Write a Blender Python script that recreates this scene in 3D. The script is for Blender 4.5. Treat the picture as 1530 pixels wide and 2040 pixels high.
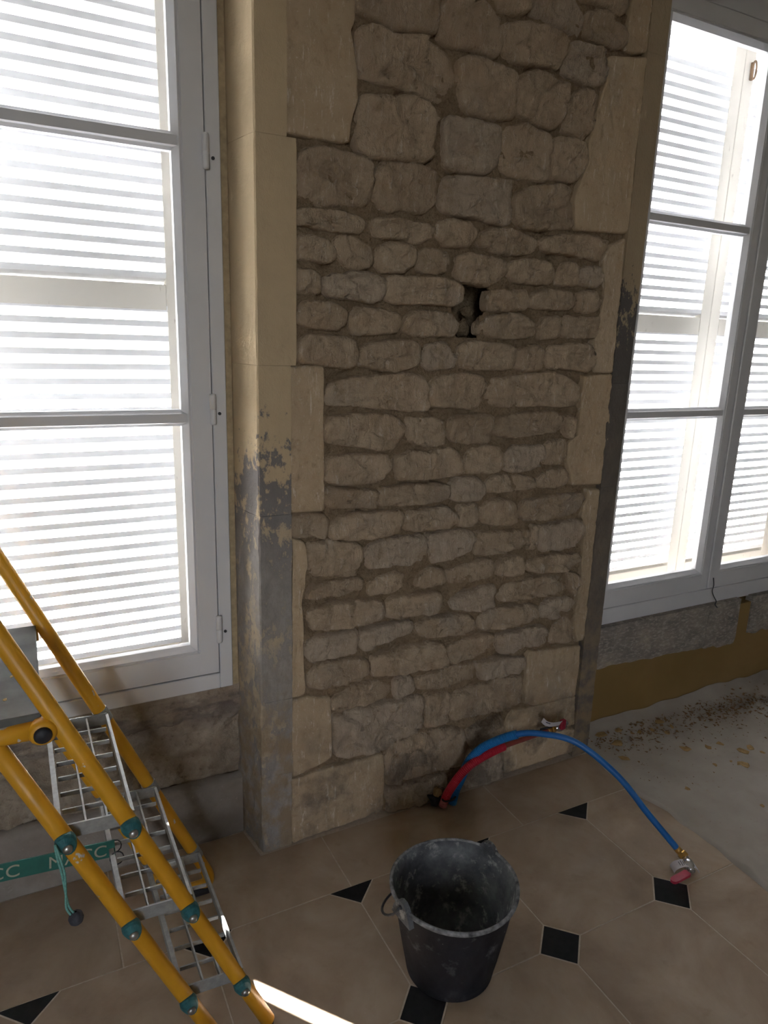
import bpy, bmesh, math, random
from mathutils import Vector, Matrix, noise
random.seed(7)
S = bpy.context.scene
COL = S.collection
for _o in list(bpy.data.objects):
    bpy.data.objects.remove(_o)

# ---------------------------------------------------------------- camera
cam_d = bpy.data.cameras.new('camera')
cam = bpy.data.objects.new('camera', cam_d)
COL.objects.link(cam)
cam_d.sensor_fit = 'VERTICAL'
cam_d.sensor_height = 24.0
cam_d.lens = 1383.61 / 2040 * 24.0
cam_d.clip_start = 0.02
_r, _u, _f = (0.88973, -0.45546, 0.03045), (0.08309, 0.22719, 0.97030), (0.44885, 0.86078, -0.23998)
cam.matrix_world = Matrix(((_r[0], _u[0], -_f[0], -0.0679), (_r[1], _u[1], -_f[1], -1.68789),
                           (_r[2], _u[2], -_f[2], 1.47322), (0, 0, 0, 1)))
S.camera = cam

# ---------------------------------------------------------------- light
S.view_settings.view_transform = 'Standard'
S.view_settings.look = 'None'
S.view_settings.gamma = 1.0
S.view_settings.use_curve_mapping = False
S.view_settings.exposure = 0.22
SUN_EL = math.radians(62)
SUN_DIR = Vector((0.625 * math.cos(SUN_EL), -0.78 * math.cos(SUN_EL), -math.sin(SUN_EL)))
W = bpy.data.worlds.new('sky'); S.world = W; W.use_nodes = True
nt = W.node_tree; nt.nodes.clear()
wo = nt.nodes.new('ShaderNodeOutputWorld'); bg = nt.nodes.new('ShaderNodeBackground')
sk = nt.nodes.new('ShaderNodeTexSky'); sk.sky_type = 'NISHITA'; sk.sun_disc = False
sk.sun_elevation = SUN_EL; sk.sun_rotation = math.atan2(-SUN_DIR.x, -SUN_DIR.y)
bg.inputs['Strength'].default_value = 4.0
hs = nt.nodes.new('ShaderNodeHueSaturation'); hs.inputs['Saturation'].default_value = .3     # thin white haze
nt.links.new(sk.outputs[0], hs.inputs['Color']); nt.links.new(hs.outputs[0], bg.inputs[0]); nt.links.new(bg.outputs[0], wo.inputs[0])
sun_d = bpy.data.lights.new('sun', 'SUN'); sun_d.energy = 230.0; sun_d.angle = math.radians(0.6); sun_d.color = (1, .98, .96)
sun = bpy.data.objects.new('sun', sun_d); COL.objects.link(sun)
sun.rotation_euler = SUN_DIR.to_track_quat('-Z', 'Y').to_euler()
# the sky reaches the room only through its windows: sampling portals in the window of the wall behind
# the photographer and in front of the two shuttered windows
def portal(x, y, z, w, h, rx):
    d = bpy.data.lights.new('sky_portal', 'AREA'); d.shape = 'RECTANGLE'; d.size = w; d.size_y = h
    d.cycles.is_portal = True
    o = bpy.data.objects.new('sky_portal', d); COL.objects.link(o)
    o.location = (x, y, z); o.rotation_euler = (math.radians(rx), 0, 0)
portal(-1.5, -5.1, 1.75, .64, 2.14, 90)
portal(-.27, .47, 1.55, 1.5, 2.3, -90); portal(2.425, .47, 1.55, 1.5, 2.3, -90)

# ---------------------------------------------------------------- materials
class NT:
    def __init__(s, name):
        s.m = bpy.data.materials.new(name); s.m.use_nodes = True
        s.t = s.m.node_tree; s.t.nodes.clear()
        s.out = s.n('ShaderNodeOutputMaterial'); s.b = s.n('ShaderNodeBsdfPrincipled')
        s.l(s.b.outputs[0], s.out.inputs[0])
    def n(s, k, **kw):
        q = s.t.nodes.new(k)
        for a, v in kw.items(): setattr(q, a, v)
        return q
    def l(s, a, b): s.t.links.new(a, b)
    def pos(s, sx=1, sy=1, sz=1, obj=False):
        if obj: p = s.n('ShaderNodeTexCoord').outputs['Object']
        else: p = s.n('ShaderNodeNewGeometry').outputs['Position']
        m = s.n('ShaderNodeVectorMath', operation='MULTIPLY'); m.inputs[1].default_value = (sx, sy, sz)
        s.l(p, m.inputs[0]); return m.outputs[0]
    def noise(s, scale, detail=4, rough=.55, vec=None, dist=0.0):
        q = s.n('ShaderNodeTexNoise'); q.inputs['Scale'].default_value = scale
        q.inputs['Detail'].default_value = detail; q.inputs['Roughness'].default_value = rough
        q.inputs['Distortion'].default_value = dist
        s.l(vec if vec else s.pos(), q.inputs['Vector']); return q.outputs['Fac']
    def ramp(s, fac, stops):
        q = s.n('ShaderNodeValToRGB'); e = q.color_ramp.elements
        while len(e) > 1: e.remove(e[-1])
        e[0].position = stops[0][0]; e[0].color = s.c(stops[0][1])
        for p, c in stops[1:]:
            k = e.new(p); k.color = s.c(c)
        s.l(fac, q.inputs[0]); return q.outputs[0]
    @staticmethod
    def c(v):
        if isinstance(v, (int, float)): return (v, v, v, 1)
        return (v[0], v[1], v[2], 1)
    def mix(s, fac, a, b, mode='MIX'):
        q = s.n('ShaderNodeMix', data_type='RGBA', blend_type=mode)
        for i, v in ((0, fac), (6, a), (7, b)):
            if hasattr(v, 'links'): s.l(v, q.inputs[i])
            elif i == 0: q.inputs[0].default_value = v
            else: q.inputs[i].default_value = s.c(v)
        return q.outputs[2]
    def math(s, op, a, b=0.0, clamp=False):
        q = s.n('ShaderNodeMath', operation=op, use_clamp=clamp)
        for i, v in ((0, a), (1, b)):
            if hasattr(v, 'links'): s.l(v, q.inputs[i])
            else: q.inputs[i].default_value = v
        return q.outputs[0]
    def z(s, axis=2):
        q = s.n('ShaderNodeSeparateXYZ'); s.l(s.n('ShaderNodeNewGeometry').outputs['Position'], q.inputs[0])
        return q.outputs[axis]
    def rand(s): return s.n('ShaderNodeObjectInfo').outputs['Random']
    def col(s, v):
        if hasattr(v, 'links'): s.l(v, s.b.inputs['Base Color'])
        else: s.b.inputs['Base Color'].default_value = s.c(v)
        return s
    def set(s, rough=.7, metal=0.0, spec=.4, trans=0):
        s.b.inputs['Roughness'].default_value = rough; s.b.inputs['Metallic'].default_value = metal
        s.b.inputs['Specular IOR Level'].default_value = spec
        return s
    def bump(s, h, strength=.3, dist=.01):
        q = s.n('ShaderNodeBump'); q.inputs['Strength'].default_value = strength; q.inputs['Distance'].default_value = dist
        s.l(h, q.inputs['Height']); s.l(q.outputs[0], s.b.inputs['Normal']); return s

M = {}
def plain(name, c, rough=.6, metal=0, var=.12, scale=60, bump=.05, spec=.4):
    k = NT(name); n = k.noise(scale, 4)
    lo = tuple(v * (1 - var) for v in c); hi = tuple(min(1, v * (1 + var)) for v in c)
    k.col(k.ramp(n, [(.3, lo), (.7, hi)])).set(rough, metal, spec)
    if bump: k.bump(n, bump, .004)
    M[name] = k.m; return k

def stone_mat(name, a, b, grey, rel=.5, dressed=False):
    k = NT(name)
    n1 = k.noise(9, 5, .6); n2 = k.noise(38, 7, .72); n3 = k.noise(5.5, 3, .5); n4 = k.noise(120, 5, .75)
    c = k.ramp(n1, [(.3, a), (.7, b)])
    rnd = k.rand()
    c = k.mix(k.math('MULTIPLY', k.math('GREATER_THAN', rnd, .78), .38), c, grey)
    c = k.mix(k.ramp(n3, [(.58, 0), (.72, .5)]), c, grey)
    tone = k.n('ShaderNodeMapRange'); k.l(rnd, tone.inputs[0]); tone.inputs[3].default_value = .88; tone.inputs[4].default_value = 1.1
    hsv = k.n('ShaderNodeHueSaturation'); k.l(c, hsv.inputs['Color']); k.l(tone.outputs[0], hsv.inputs['Value'])
    c = hsv.outputs[0]
    # pale scratches left by the chisel, running down the faces
    st = k.noise(15, 6, .72, k.pos(5.5, 3, 1.1), 0.5)
    c = k.mix(k.ramp(st, [(.575, 0), (.67, .6)]), c, (.80, .72, .61))
    c = k.mix(k.ramp(n4, [(.60, 0), (.70, .5)]), c, (.82, .74, .62))
    # sandy mortar still clinging to the faces
    c = k.mix(k.ramp(k.noise(17, 6, .7), [(.54, 0), (.66, .65)]), c, (.46, .335, .21))
    # soot and damp stains on the lowest courses
    t = k.n('ShaderNodeMapRange'); k.l(k.z(), t.inputs[0]); t.inputs[1].default_value = .42; t.inputs[2].default_value = .12
    c = k.mix(k.math('MULTIPLY', t.outputs[0], k.ramp(k.noise(7, 6, .65), [(.47, 0), (.6, .75)])), c, (.15, .125, .10))
    k.col(k.mix(k.ramp(n2, [(.28, .55), (.44, 0)]), c, (.23, .16, .095))).set(.93, 0, .12)
    h = k.math('ADD', k.math('ADD', k.math('MULTIPLY', n2, .9), k.math('MULTIPLY', st, .8 if not dressed else .5)), k.math('MULTIPLY', n4, .25))
    k.bump(h, rel, .022)
    M[name] = k.m
stone_mat('stone', (.53, .395, .27), (.65, .505, .36), (.47, .405, .34), .85)
stone_mat('quoin', (.44, .33, .215), (.52, .405, .275), (.42, .345, .26), .5, True)

k = NT('mortar'); n1 = k.noise(22, 6, .65); n2 = k.noise(120, 5, .7)
k.col(k.mix(k.ramp(n2, [(.35, .5), (.5, 0)]), k.ramp(n1, [(.3, (.36, .255, .16)), (.7, (.50, .375, .245))]), (.2, .14, .085))).set(.97, 0, .1)
k.bump(k.math('ADD', n1, n2), 1.0, .02); M['mortar'] = k.m

def jamb_mat(name, stain_top, paint, black, low, pk, bk):
    k = NT(name); zz = k.z()
    big = k.noise(6, 5, .6, k.pos(1, 1, .55)); fine = k.noise(42, 6, .7, k.pos(1, 1, .6)); mid = k.noise(16, 5, .62)
    base = k.ramp(mid, [(.3, tuple(v * .93 for v in paint)), (.7, paint)])
    # old grey distemper showing where the cream coat has flaked away, more of it lower down
    t = k.n('ShaderNodeMapRange'); k.l(zz, t.inputs[0]); t.inputs[1].default_value = stain_top; t.inputs[2].default_value = stain_top - .4
    t.inputs[3].default_value = -.12; t.inputs[4].default_value = bk
    cov = k.math('ADD', k.math('ADD', k.math('MULTIPLY', fine, .5), k.math('MULTIPLY', big, .5)), t.outputs[0])
    c = k.mix(k.ramp(cov, [(.53, 0), (.56, .9)]), base, black)
    t2 = k.n('ShaderNodeMapRange'); k.l(zz, t2.inputs[0]); t2.inputs[1].default_value = stain_top - .35; t2.inputs[2].default_value = stain_top - .75
    pale = k.math('MULTIPLY', t2.outputs[0], k.ramp(k.math('ADD', k.math('MULTIPLY', big, .6), k.math('MULTIPLY', mid, .4)), [(.36, .15), (.56, pk)]))
    c = k.mix(pale, c, k.ramp(fine, [(.35, tuple(v * .7 for v in low)), (.62, low)]))
    t3 = k.n('ShaderNodeMapRange'); k.l(zz, t3.inputs[0]); t3.inputs[1].default_value = .62; t3.inputs[2].default_value = .35
    rough = k.math('MULTIPLY', t3.outputs[0], k.ramp(mid, [(.4, 0), (.58, .85)]))
    c = k.mix(rough, c, (.25, .185, .115))
    k.col(c).set(.9, 0, .15); k.bump(k.math('ADD', mid, fine), .5, .008); M[name] = k.m
jamb_mat('jamb_left', 1.47, (.50, .39, .25), (.15, .145, .15), (.36, .33, .30), .92, .08)
jamb_mat('jamb_right', 1.78, (.36, .28, .185), (.085, .08, .082), (.22, .175, .13), .6, .2)

k = NT('apron_left'); zz = k.z(); n1 = k.noise(11, 6, .65); n2 = k.noise(45, 6, .7); n3 = k.noise(7, 4, .6, k.pos(1, 1, 3))
c = k.ramp(n1, [(.3, (.26, .205, .15)), (.5, (.37, .305, .235)), (.72, (.52, .45, .36))])
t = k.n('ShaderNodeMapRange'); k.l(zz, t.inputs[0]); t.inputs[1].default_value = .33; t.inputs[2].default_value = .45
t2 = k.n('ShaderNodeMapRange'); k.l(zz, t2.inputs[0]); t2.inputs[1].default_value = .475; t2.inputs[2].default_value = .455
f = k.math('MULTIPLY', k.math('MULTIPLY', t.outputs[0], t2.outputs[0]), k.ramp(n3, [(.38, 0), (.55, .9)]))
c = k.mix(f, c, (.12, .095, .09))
k.col(k.mix(k.ramp(n2, [(.3, .5), (.46, 0)]), c, (.1, .07, .05))).set(.95, 0, .1); k.bump(k.math('ADD', n1, n2), .9, .014); M['apron_left'] = k.m

k = NT('cement'); n1 = k.noise(7, 5, .6); n2 = k.noise(60, 5, .7)
k.col(k.mix(k.ramp(n2, [(.62, 0), (.75, .5)]), k.ramp(n1, [(.3, (.19, .155, .125)), (.55, (.26, .23, .20)), (.75, (.33, .30, .27))]), (.5, .45, .38))).set(.88, 0, .2)
k.bump(k.math('ADD', n1, k.math('MULTIPLY', n2, .5)), .4, .008); M['cement'] = k.m

k = NT('sill_stone'); n1 = k.noise(8, 6, .65, k.pos(1, 1, 2)); n2 = k.noise(50, 6, .7, k.pos(1, 1, 2.4))
k.col(k.mix(k.ramp(n2, [(.5, 0), (.62, .7)]), k.ramp(n1, [(.32, (.17, .15, .135)), (.55, (.26, .23, .20)), (.72, (.40, .34, .26))]), (.45, .40, .34))).set(.92, 0, .15)
k.bump(k.math('ADD', n1, n2), .5, .01); M['sill_stone'] = k.m
k = NT('ochre_paint'); n1 = k.noise(3.2, 3, .5); n2 = k.noise(30, 4, .6)
k.col(k.mix(k.ramp(n2, [(.2, .5), (.28, 0)]), k.ramp(n1, [(.35, (.20, .128, .045)), (.65, (.24, .155, .06))]), (.12, .08, .04))).set(.85, 0, .2)
k.bump(n2, .15, .004); M['ochre_paint'] = k.m

k = NT('travertine'); n1 = k.noise(4.5, 6, .6, None, .4); n2 = k.noise(70, 5, .7); n3 = k.noise(16, 5, .65)
c = k.ramp(n1, [(.28, (.24, .17, .112)), (.5, (.335, .25, .175)), (.75, (.43, .345, .26))])
c = k.mix(k.ramp(n3, [(.6, 0), (.78, .45)]), c, (.21, .14, .085))
c = k.mix(k.ramp(n2, [(.66, 0), (.74, .35)]), c, (.56, .49, .41))
tone = k.n('ShaderNodeMapRange'); k.l(k.rand(), tone.inputs[0]); tone.inputs[3].default_value = .9; tone.inputs[4].default_value = 1.08
hsv = k.n('ShaderNodeHueSaturation'); k.l(c, hsv.inputs['Color']); k.l(tone.outputs[0], hsv.inputs['Value'])
k.col(hsv.outputs[0]).set(.62, 0, .3); k.bump(n3, .06, .003); M['travertine'] = k.m
plain('cabochon', (.014, .0135, .014), .75, 0, .25, 40, .03, .15)
plain('grout', (.47, .39, .31), .95, 0, .12, 90, .1, .1)
plain('white_paint', (.60, .595, .61), .38, 0, .02, 12, .0, .5)
plain('shutter_paint', (.82, .83, .84), .65, 0, .05, 30, .12, .25)
k = NT('shutter_old'); n1 = k.noise(40, 5, .7, k.pos(1, 1, .35))
k.col(k.mix(k.ramp(n1, [(.64, 0), (.70, .7)]), (.66, .63, .56), (.36, .32, .27))).set(.8, 0, .2); k.bump(n1, .2, .003); M['shutter_old'] = k.m
plain('wood_strip', (.36, .28, .17), .9, 0, .18, 70, .2)
plain('plaster', (.34, .31, .26), .9, 0, .05, 6, .05, .15)
plain('ground', (.5, .5, .5), .95, 0, .1, 2, 0, .1)
plain('dark_metal', (.06, .06, .065), .5, .6)
plain('rust', (.17, .10, .05), .9, .2, .3, 50, .2)
k = NT('glass'); tr = k.n('ShaderNodeBsdfTransparent'); tr.inputs[0].default_value = (.97, .97, .97, 1)
gl = k.n('ShaderNodeBsdfGlossy'); gl.inputs['Roughness'].default_value = .02
lw = k.n('ShaderNodeLayerWeight'); lw.inputs['Blend'].default_value = .5
frm = k.math('ADD', k.math('MULTIPLY', k.math('POWER', lw.outputs['Facing'], 5.0), .9), .035)
# a thin film of building dust, added to brighten the grey slat bands
df = k.n('ShaderNodeBsdfTranslucent'); df.inputs[0].default_value = (.9, .9, .9, 1)
mx = k.n('ShaderNodeMixShader'); k.l(frm, mx.inputs[0]); k.l(tr.outputs[0], mx.inputs[1]); k.l(gl.outputs[0], mx.inputs[2])
m2 = k.n('ShaderNodeMixShader'); k.l(k.ramp(k.noise(6, 5, .6), [(.35, .006), (.75, .016)]), m2.inputs[0]); k.l(mx.outputs[0], m2.inputs[1]); k.l(df.outputs[0], m2.inputs[2])
k.l(m2.outputs[0], k.out.inputs[0]); M['glass'] = k.m

k = NT('yellow_paint'); w = k.noise(26, 5, .6, k.pos(1, 1, .6)); n = k.noise(8, 3)
k.col(k.mix(k.ramp(w, [(.655, 0), (.67, 1)]), k.ramp(n, [(.3, (.52, .245, .010)), (.7, (.62, .31, .017))]), (.46, .44, .42))).set(.42, 0, .45); k.bump(k.ramp(w, [(.645, 1), (.675, 0)]), .2, .001); M['yellow_paint'] = k.m
plain('aluminium', (.30, .30, .29), .55, .3, .15, 80, .08)
plain('steel', (.40, .39, .37), .35, .9, .15, 80, .05)
plain('teal_plastic', (.03, .13, .14), .5, 0, .25, 90, .05)
plain('teal_band', (.022, .125, .098), .55, 0, .12, 30, .05)
plain('cream_print', (.34, .34, .26), .7, 0, .1, 60, 0)
plain('teal_cord', (.14, .34, .30), .85, 0, .25, 240, .3)
plain('black_rubber', (.02, .02, .024), .6, 0, .2, 60, .05)
plain('ball_rubber', (.045, .045, .055), .8, 0, .35, 120, .1)
plain('board', (.105, .105, .095), .8, 0, .25, 18, .15)
k = NT('bucket_rubber'); n1 = k.noise(9, 6, .65, k.pos(1, 1, .5)); n2 = k.noise(70, 4, .6); n3 = k.noise(16, 5, .7)
c = k.ramp(n1, [(.38, (.010, .0095, .011)), (.6, (.026, .025, .030)), (.75, (.075, .073, .082))])
c = k.mix(k.ramp(n3, [(.58, 0), (.72, .45)]), c, (.22, .215, .225))
k.col(k.mix(k.ramp(n2, [(.72, 0), (.76, .8)]), c, (.5, .48, .45))).set(.7, 0, .2); k.bump(n3, .12, .003); M['bucket_rubber'] = k.m
k = NT('bucket_inside'); n1 = k.noise(10, 6, .65); n3 = k.noise(24, 6, .7)
c = k.ramp(n1, [(.36, (.06, .06, .065)), (.55, (.13, .135, .14)), (.72, (.24, .24, .24))])
k.col(k.mix(k.ramp(n3, [(.54, 0), (.64, .7)]), c, (.40, .39, .37))).set(.8, 0, .2); k.bump(n3, .2, .004); M['bucket_inside'] = k.m
plain('bucket_rim', (.17, .17, .175), .85, 0, .7, 60, .25)
plain('blue_pipe', (.012, .115, .36), .42, 0, .06, 20, 0, .45)
plain('blue_sleeve', (.012, .16, .42), .45, 0, .06, 20, 0, .45)
plain('red_sleeve', (.42, .012, .03), .45, 0, .08, 20, 0, .45)
plain('red_pipe', (.22, .045, .035), .45, 0, .08, 20, 0, .4)
plain('faded_sleeve', (.44, .17, .15), .7, 0, .2, 60, 0, .3)
plain('brass', (.45, .26, .07), .35, .85, .15, 60, .03)
plain('chrome', (.55, .55, .56), .25, .9, .05, 60, 0)
plain('tag_white', (.62, .58, .60), .6, 0, .04, 40, 0)
plain('tag_ink', (.03, .03, .05), .7, 0, .1, 40, 0)
plain('lever_red', (.30, .012, .035), .5, 0, .12, 60, .02)
k = NT('drop_sheet'); n1 = k.noise(5, 4, .6); n2 = k.noise(60, 4, .6)
k.col(k.mix(k.ramp(n2, [(.64, 0), (.74, .4)]), k.ramp(n1, [(.3, (.33, .29, .25)), (.7, (.41, .37, .325))]), (.33, .25, .17))).set(.92, 0, .12); k.bump(n1, .1, .01); M['drop_sheet'] = k.m
plain('flake', (.33, .22, .10), .95, 0, .2, 60, .3, .1)
plain('crumb', (.20, .12, .06), .95, 0, .35, 60, .3, .1)

# ---------------------------------------------------------------- helpers
def obj(name, verts, faces, mat, parent=None, loc=None, smooth=False, kind=None, label=None):
    """one mesh object; verts in world space, origin moved to loc (default: centre of the verts)"""
    vs = [Vector(v) for v in verts]
    if loc is None:
        c = Vector((0, 0, 0))
        for v in vs: c += v
        loc = c / len(vs)
    loc = Vector(loc)
    me = bpy.data.meshes.new(name)
    me.from_pydata([v - loc for v in vs], [], faces)
    bm = bmesh.new(); bm.from_mesh(me); bmesh.ops.recalc_face_normals(bm, faces=bm.faces); bm.to_mesh(me); bm.free()
    if smooth:
        me.polygons.foreach_set('use_smooth', [True] * len(me.polygons))
    if mat: me.materials.append(M[mat])
    o = bpy.data.objects.new(name, me); COL.objects.link(o)
    o.location = loc
    if parent is not None:
        o.parent = parent; o.location = loc - wloc(parent)
    if kind: o['kind'] = kind
    if label: o['label'] = label
    return o

def wloc(o):
    return o.location + (wloc(o.parent) if o.parent else Vector((0, 0, 0)))
def empty(name, loc, label=None, cat=None, group=None, kind=None):
    o = bpy.data.objects.new(name, None); COL.objects.link(o); o.location = loc; o.empty_display_size = .05
    tag(o, label, cat, group, kind); return o
def tag(o, label=None, cat=None, group=None, kind=None):
    for k_, v in (('label', label), ('category', cat), ('group', group), ('kind', kind)):
        if v: o[k_] = v
    return o

def box_v(x0, x1, y0, y1, z0, z1, b=0.0):
    if b <= 0:
        v = [(x, y, z) for x in (x0, x1) for y in (y0, y1) for z in (z0, z1)]
        f = [(0, 1, 3, 2), (4, 6, 7, 5), (0, 4, 5, 1), (2, 3, 7, 6), (0, 2, 6, 4), (1, 5, 7, 3)]
        return v, f
    bm = bmesh.new(); bmesh.ops.create_cube(bm, size=1)
    for q in bm.verts:
        q.co = Vector((x0 + (q.co.x + .5) * (x1 - x0), y0 + (q.co.y + .5) * (y1 - y0), z0 + (q.co.z + .5) * (z1 - z0)))
    bmesh.ops.bevel(bm, geom=list(bm.edges), offset=b, segments=1, affect='EDGES')
    bm.verts.ensure_lookup_table()
    v = [q.co.copy() for q in bm.verts]; f = [[q.index for q in fc.verts] for fc in bm.faces]; bm.free()
    return v, f
def box(name, x0, x1, y0, y1, z0, z1, mat, parent=None, b=0.0, **kw):
    v, f = box_v(x0, x1, y0, y1, z0, z1, b); return obj(name, v, f, mat, parent, **kw)
def join(parts):
    V, F = [], []
    for v, f in parts:
        n = len(V); V += [Vector(q) for q in v]; F += [[i + n for i in q] for q in f]
    return V, F
def frames(path):
    P = [Vector(p) for p in path]; T = []
    for i in range(len(P)):
        T.append((P[min(i + 1, len(P) - 1)] - P[max(i - 1, 0)]).normalized())
    a = Vector((0, 0, 1)) if abs(T[0].z) < .9 else Vector((0, 1, 0))
    n = (a - T[0] * a.dot(T[0])).normalized(); out = []
    for i, t in enumerate(T):
        n = (n - t * n.dot(t)).normalized(); out.append((P[i], n, t.cross(n)))
    return out
def tube_v(path, r, seg=12, cap=True):
    fr = frames(path); V, F = [], []
    for i, (p, n, b) in enumerate(fr):
        rr = r(i) if callable(r) else r
        for s in range(seg):
            a = 2 * math.pi * s / seg; V.append(p + n * math.cos(a) * rr + b * math.sin(a) * rr)
    for i in range(len(fr) - 1):
        for s in range(seg):
            t = (s + 1) % seg; F.append((i * seg + s, i * seg + t, (i + 1) * seg + t, (i + 1) * seg + s))
    if cap:
        F.append(tuple(range(seg))[::-1]); F.append(tuple((len(fr) - 1) * seg + s for s in range(seg)))
    return V, F
def tube(name, path, r, mat, parent=None, seg=12, **kw):
    v, f = tube_v(path, r, seg); return obj(name, v, f, mat, parent, smooth=True, **kw)
def spline(pts, per=8):
    P = [Vector(p) for p in pts]; out = []
    for i in range(len(P) - 1):
        p0, p1, p2, p3 = P[max(i - 1, 0)], P[i], P[i + 1], P[min(i + 2, len(P) - 1)]
        for k_ in range(per):
            t = k_ / per
            out.append(.5 * ((2 * p1) + (p2 - p0) * t + (2 * p0 - 5 * p1 + 4 * p2 - p3) * t * t + (3 * p1 - p0 - 3 * p2 + p3) * t ** 3))
    out.append(P[-1]); return out
def lathe_v(c, prof, seg=32, axis=Vector((0, 0, 1)), cap=False):
    """prof: list of (radius, height along axis)"""
    axis = Vector(axis).normalized(); a = Vector((1, 0, 0)) if abs(axis.x) < .8 else Vector((0, 1, 0))
    n = (a - axis * a.dot(axis)).normalized(); b = axis.cross(n); V, F = [], []; c = Vector(c)
    for r, h in prof:
        for s in range(seg):
            t = 2 * math.pi * s / seg; V.append(c + axis * h + n * math.cos(t) * r + b * math.sin(t) * r)
    for i in range(len(prof) - 1):
        for s in range(seg):
            t = (s + 1) % seg; F.append((i * seg + s, i * seg + t, (i + 1) * seg + t, (i + 1) * seg + s))
    if cap:
        F.append(tuple(range(seg))); F.append(tuple((len(prof) - 1) * seg + s for s in range(seg)))
    return V, F
def prism_v(poly, h0, h1, fn):
    """poly: 2D outline; fn(u, v, h) -> 3D"""
    n = len(poly); V = [fn(u, v, h0) for u, v in poly] + [fn(u, v, h1) for u, v in poly]
    F = [tuple(range(n))[::-1], tuple(range(n, 2 * n))]
    for i in range(n):
        j = (i + 1) % n; F.append((i, j, n + j, n + i))
    return V, F
def fbm(x, y, z, o=4):
    return noise.fractal(Vector((x, y, z)), 1.0, 2.0, o)

# ---------------------------------------------------------------- room shell
def slab(name, x0, x1, y0, y1, z0, z1, mat, parent=None):
    o = box(name, x0, x1, y0, y1, z0, z1, mat, parent)
    if parent is None: o['kind'] = 'structure'
    return o
XW, XE, YS, ZC = -2.4, 4.6, -5.0, 3.1
WIN = ((-0.27, 0.0), (2.425, -0.036))          # window centre x, sill offset
ceiling = slab('ceiling', XW - .2, XE + .2, YS - .2, .5, ZC, ZC + .2, 'plaster')
wall_west = slab('wall_west', XW - .2, XW, YS - .2, .5, -.2, ZC, 'plaster')
wall_east = slab('wall_east', XE, XE + .2, YS - .2, .5, -.2, ZC, 'plaster')
parts = []
for a, b_ in ((XW, -1.82), (-1.18, XE)): parts.append(box_v(a, b_, YS - .2, YS, -.2, ZC))
for a, b_ in ((-1.82, -1.18),):
    parts.append(box_v(a, b_, YS - .2, YS, -.2, .68)); parts.append(box_v(a, b_, YS - .2, YS, 2.82, ZC))
v, f = join(parts); wall_south = obj('wall_south', v, f, 'plaster', kind='structure')
# masonry around the two windows that the photograph does not show
v, f = join([box_v(XW, -.945, .12, .45, -.2, ZC), box_v(3.10, XE, .12, .45, -.2, ZC),
             box_v(-.945, .405, .12, .45, 2.63, ZC), box_v(1.75, 3.10, .12, .45, 2.63, ZC),
             box_v(-.945, .405, .17, .45, -.2, .49), box_v(1.75, 3.10, .17, .45, -.2, .43)])
wall_north = obj('wall_north', v, f, 'plaster', kind='structure')
outside = slab('ground_outside', -14, 16, .46, 22, -.5, -.4, 'ground')
tag(outside, kind='structure')

# ---------------------------------------------------------------- floor: octagons, black cabochons and a border course
T, X0, YB, HD = .40, .2303, -.2236, .0657
floor = slab('floor', XW, XE, YS, .2, -.06, -.0009, 'grout')
G = .0016
def tile(name, poly, mat):
    n = len(poly); V = []; e = .0008
    cx = sum(p[0] for p in poly) / n; cy = sum(p[1] for p in poly) / n
    for z_, k_ in ((-.010, 0), (-.0006, 0), (0, 1)):
        for x, y in poly:
            d = math.hypot(x - cx, y - cy); s = 1 - k_ * e / d; V.append((cx + (x - cx) * s, cy + (y - cy) * s, z_))
    F = [tuple(range(2 * n, 3 * n))]
    for r in range(2):
        for i in range(n):
            j = (i + 1) % n; F.append((r * n + i, r * n + j, (r + 1) * n + j, (r + 1) * n + i))
    return obj(name, V, F, mat, floor)
def shrink(poly, g=G):
    n = len(poly); cx = sum(p[0] for p in poly) / n; cy = sum(p[1] for p in poly) / n; out = []
    for x, y in poly:
        d = math.hypot(x - cx, y - cy); out.append((x - (x - cx) / d * g * 1.3, y - (y - cy) / d * g * 1.3))
    return out
for i in range(-3, 9):
    for j in range(0, 5):
        xa, xb = X0 + i * T, X0 + (i + 1) * T; yb, ya = YB - j * T, YB - (j + 1) * T; h = HD
        tile('octagon_tile', shrink([(xa + h, yb), (xb - h, yb), (xb, yb - h), (xb, ya + h), (xb - h, ya), (xa + h, ya), (xa, ya + h), (xa, yb - h)]), 'travertine')
for i in range(-3, 10):
    for j in range(0, 5):
        x, y, h = X0 + i * T, YB - j * T, HD - .001
        if j == 0: tile('cabochon', shrink([(x - h, y), (x, y - h), (x + h, y)]), 'cabochon')
        else: tile('cabochon', shrink([(x - h, y), (x, y - h), (x + h, y), (x, y + h)]), 'cabochon')
JX = [-1.16, -.563, .033, .63, 1.227, 1.824, 2.42, 3.02]
for a, b_ in zip(JX[:-1], JX[1:]):
    if a < .3:                                   # the course runs back to the recessed apron
        xs = min(b_, .44)
        if b_ > .44:
            tile('border_tile', shrink([(a, YB), (b_, YB), (b_, -.004), (.441, -.004), (.422, .118), (a, .118)]), 'travertine')
        else: tile('border_tile', shrink([(a, YB), (b_, YB), (b_, .118), (a, .118)]), 'travertine')
    elif a > 1.6: tile('border_tile', shrink([(a, YB), (b_, YB), (b_, .10), (a, .10)]), 'travertine')
    elif b_ > 1.7: tile('border_tile', shrink([(a, YB), (b_, YB), (b_, .09), (1.72, .09), (1.708, -.004), (a, -.004)]), 'travertine')
    else: tile('border_tile', shrink([(a, YB), (b_, YB), (b_, -.004), (a, -.004)]), 'travertine')

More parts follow.
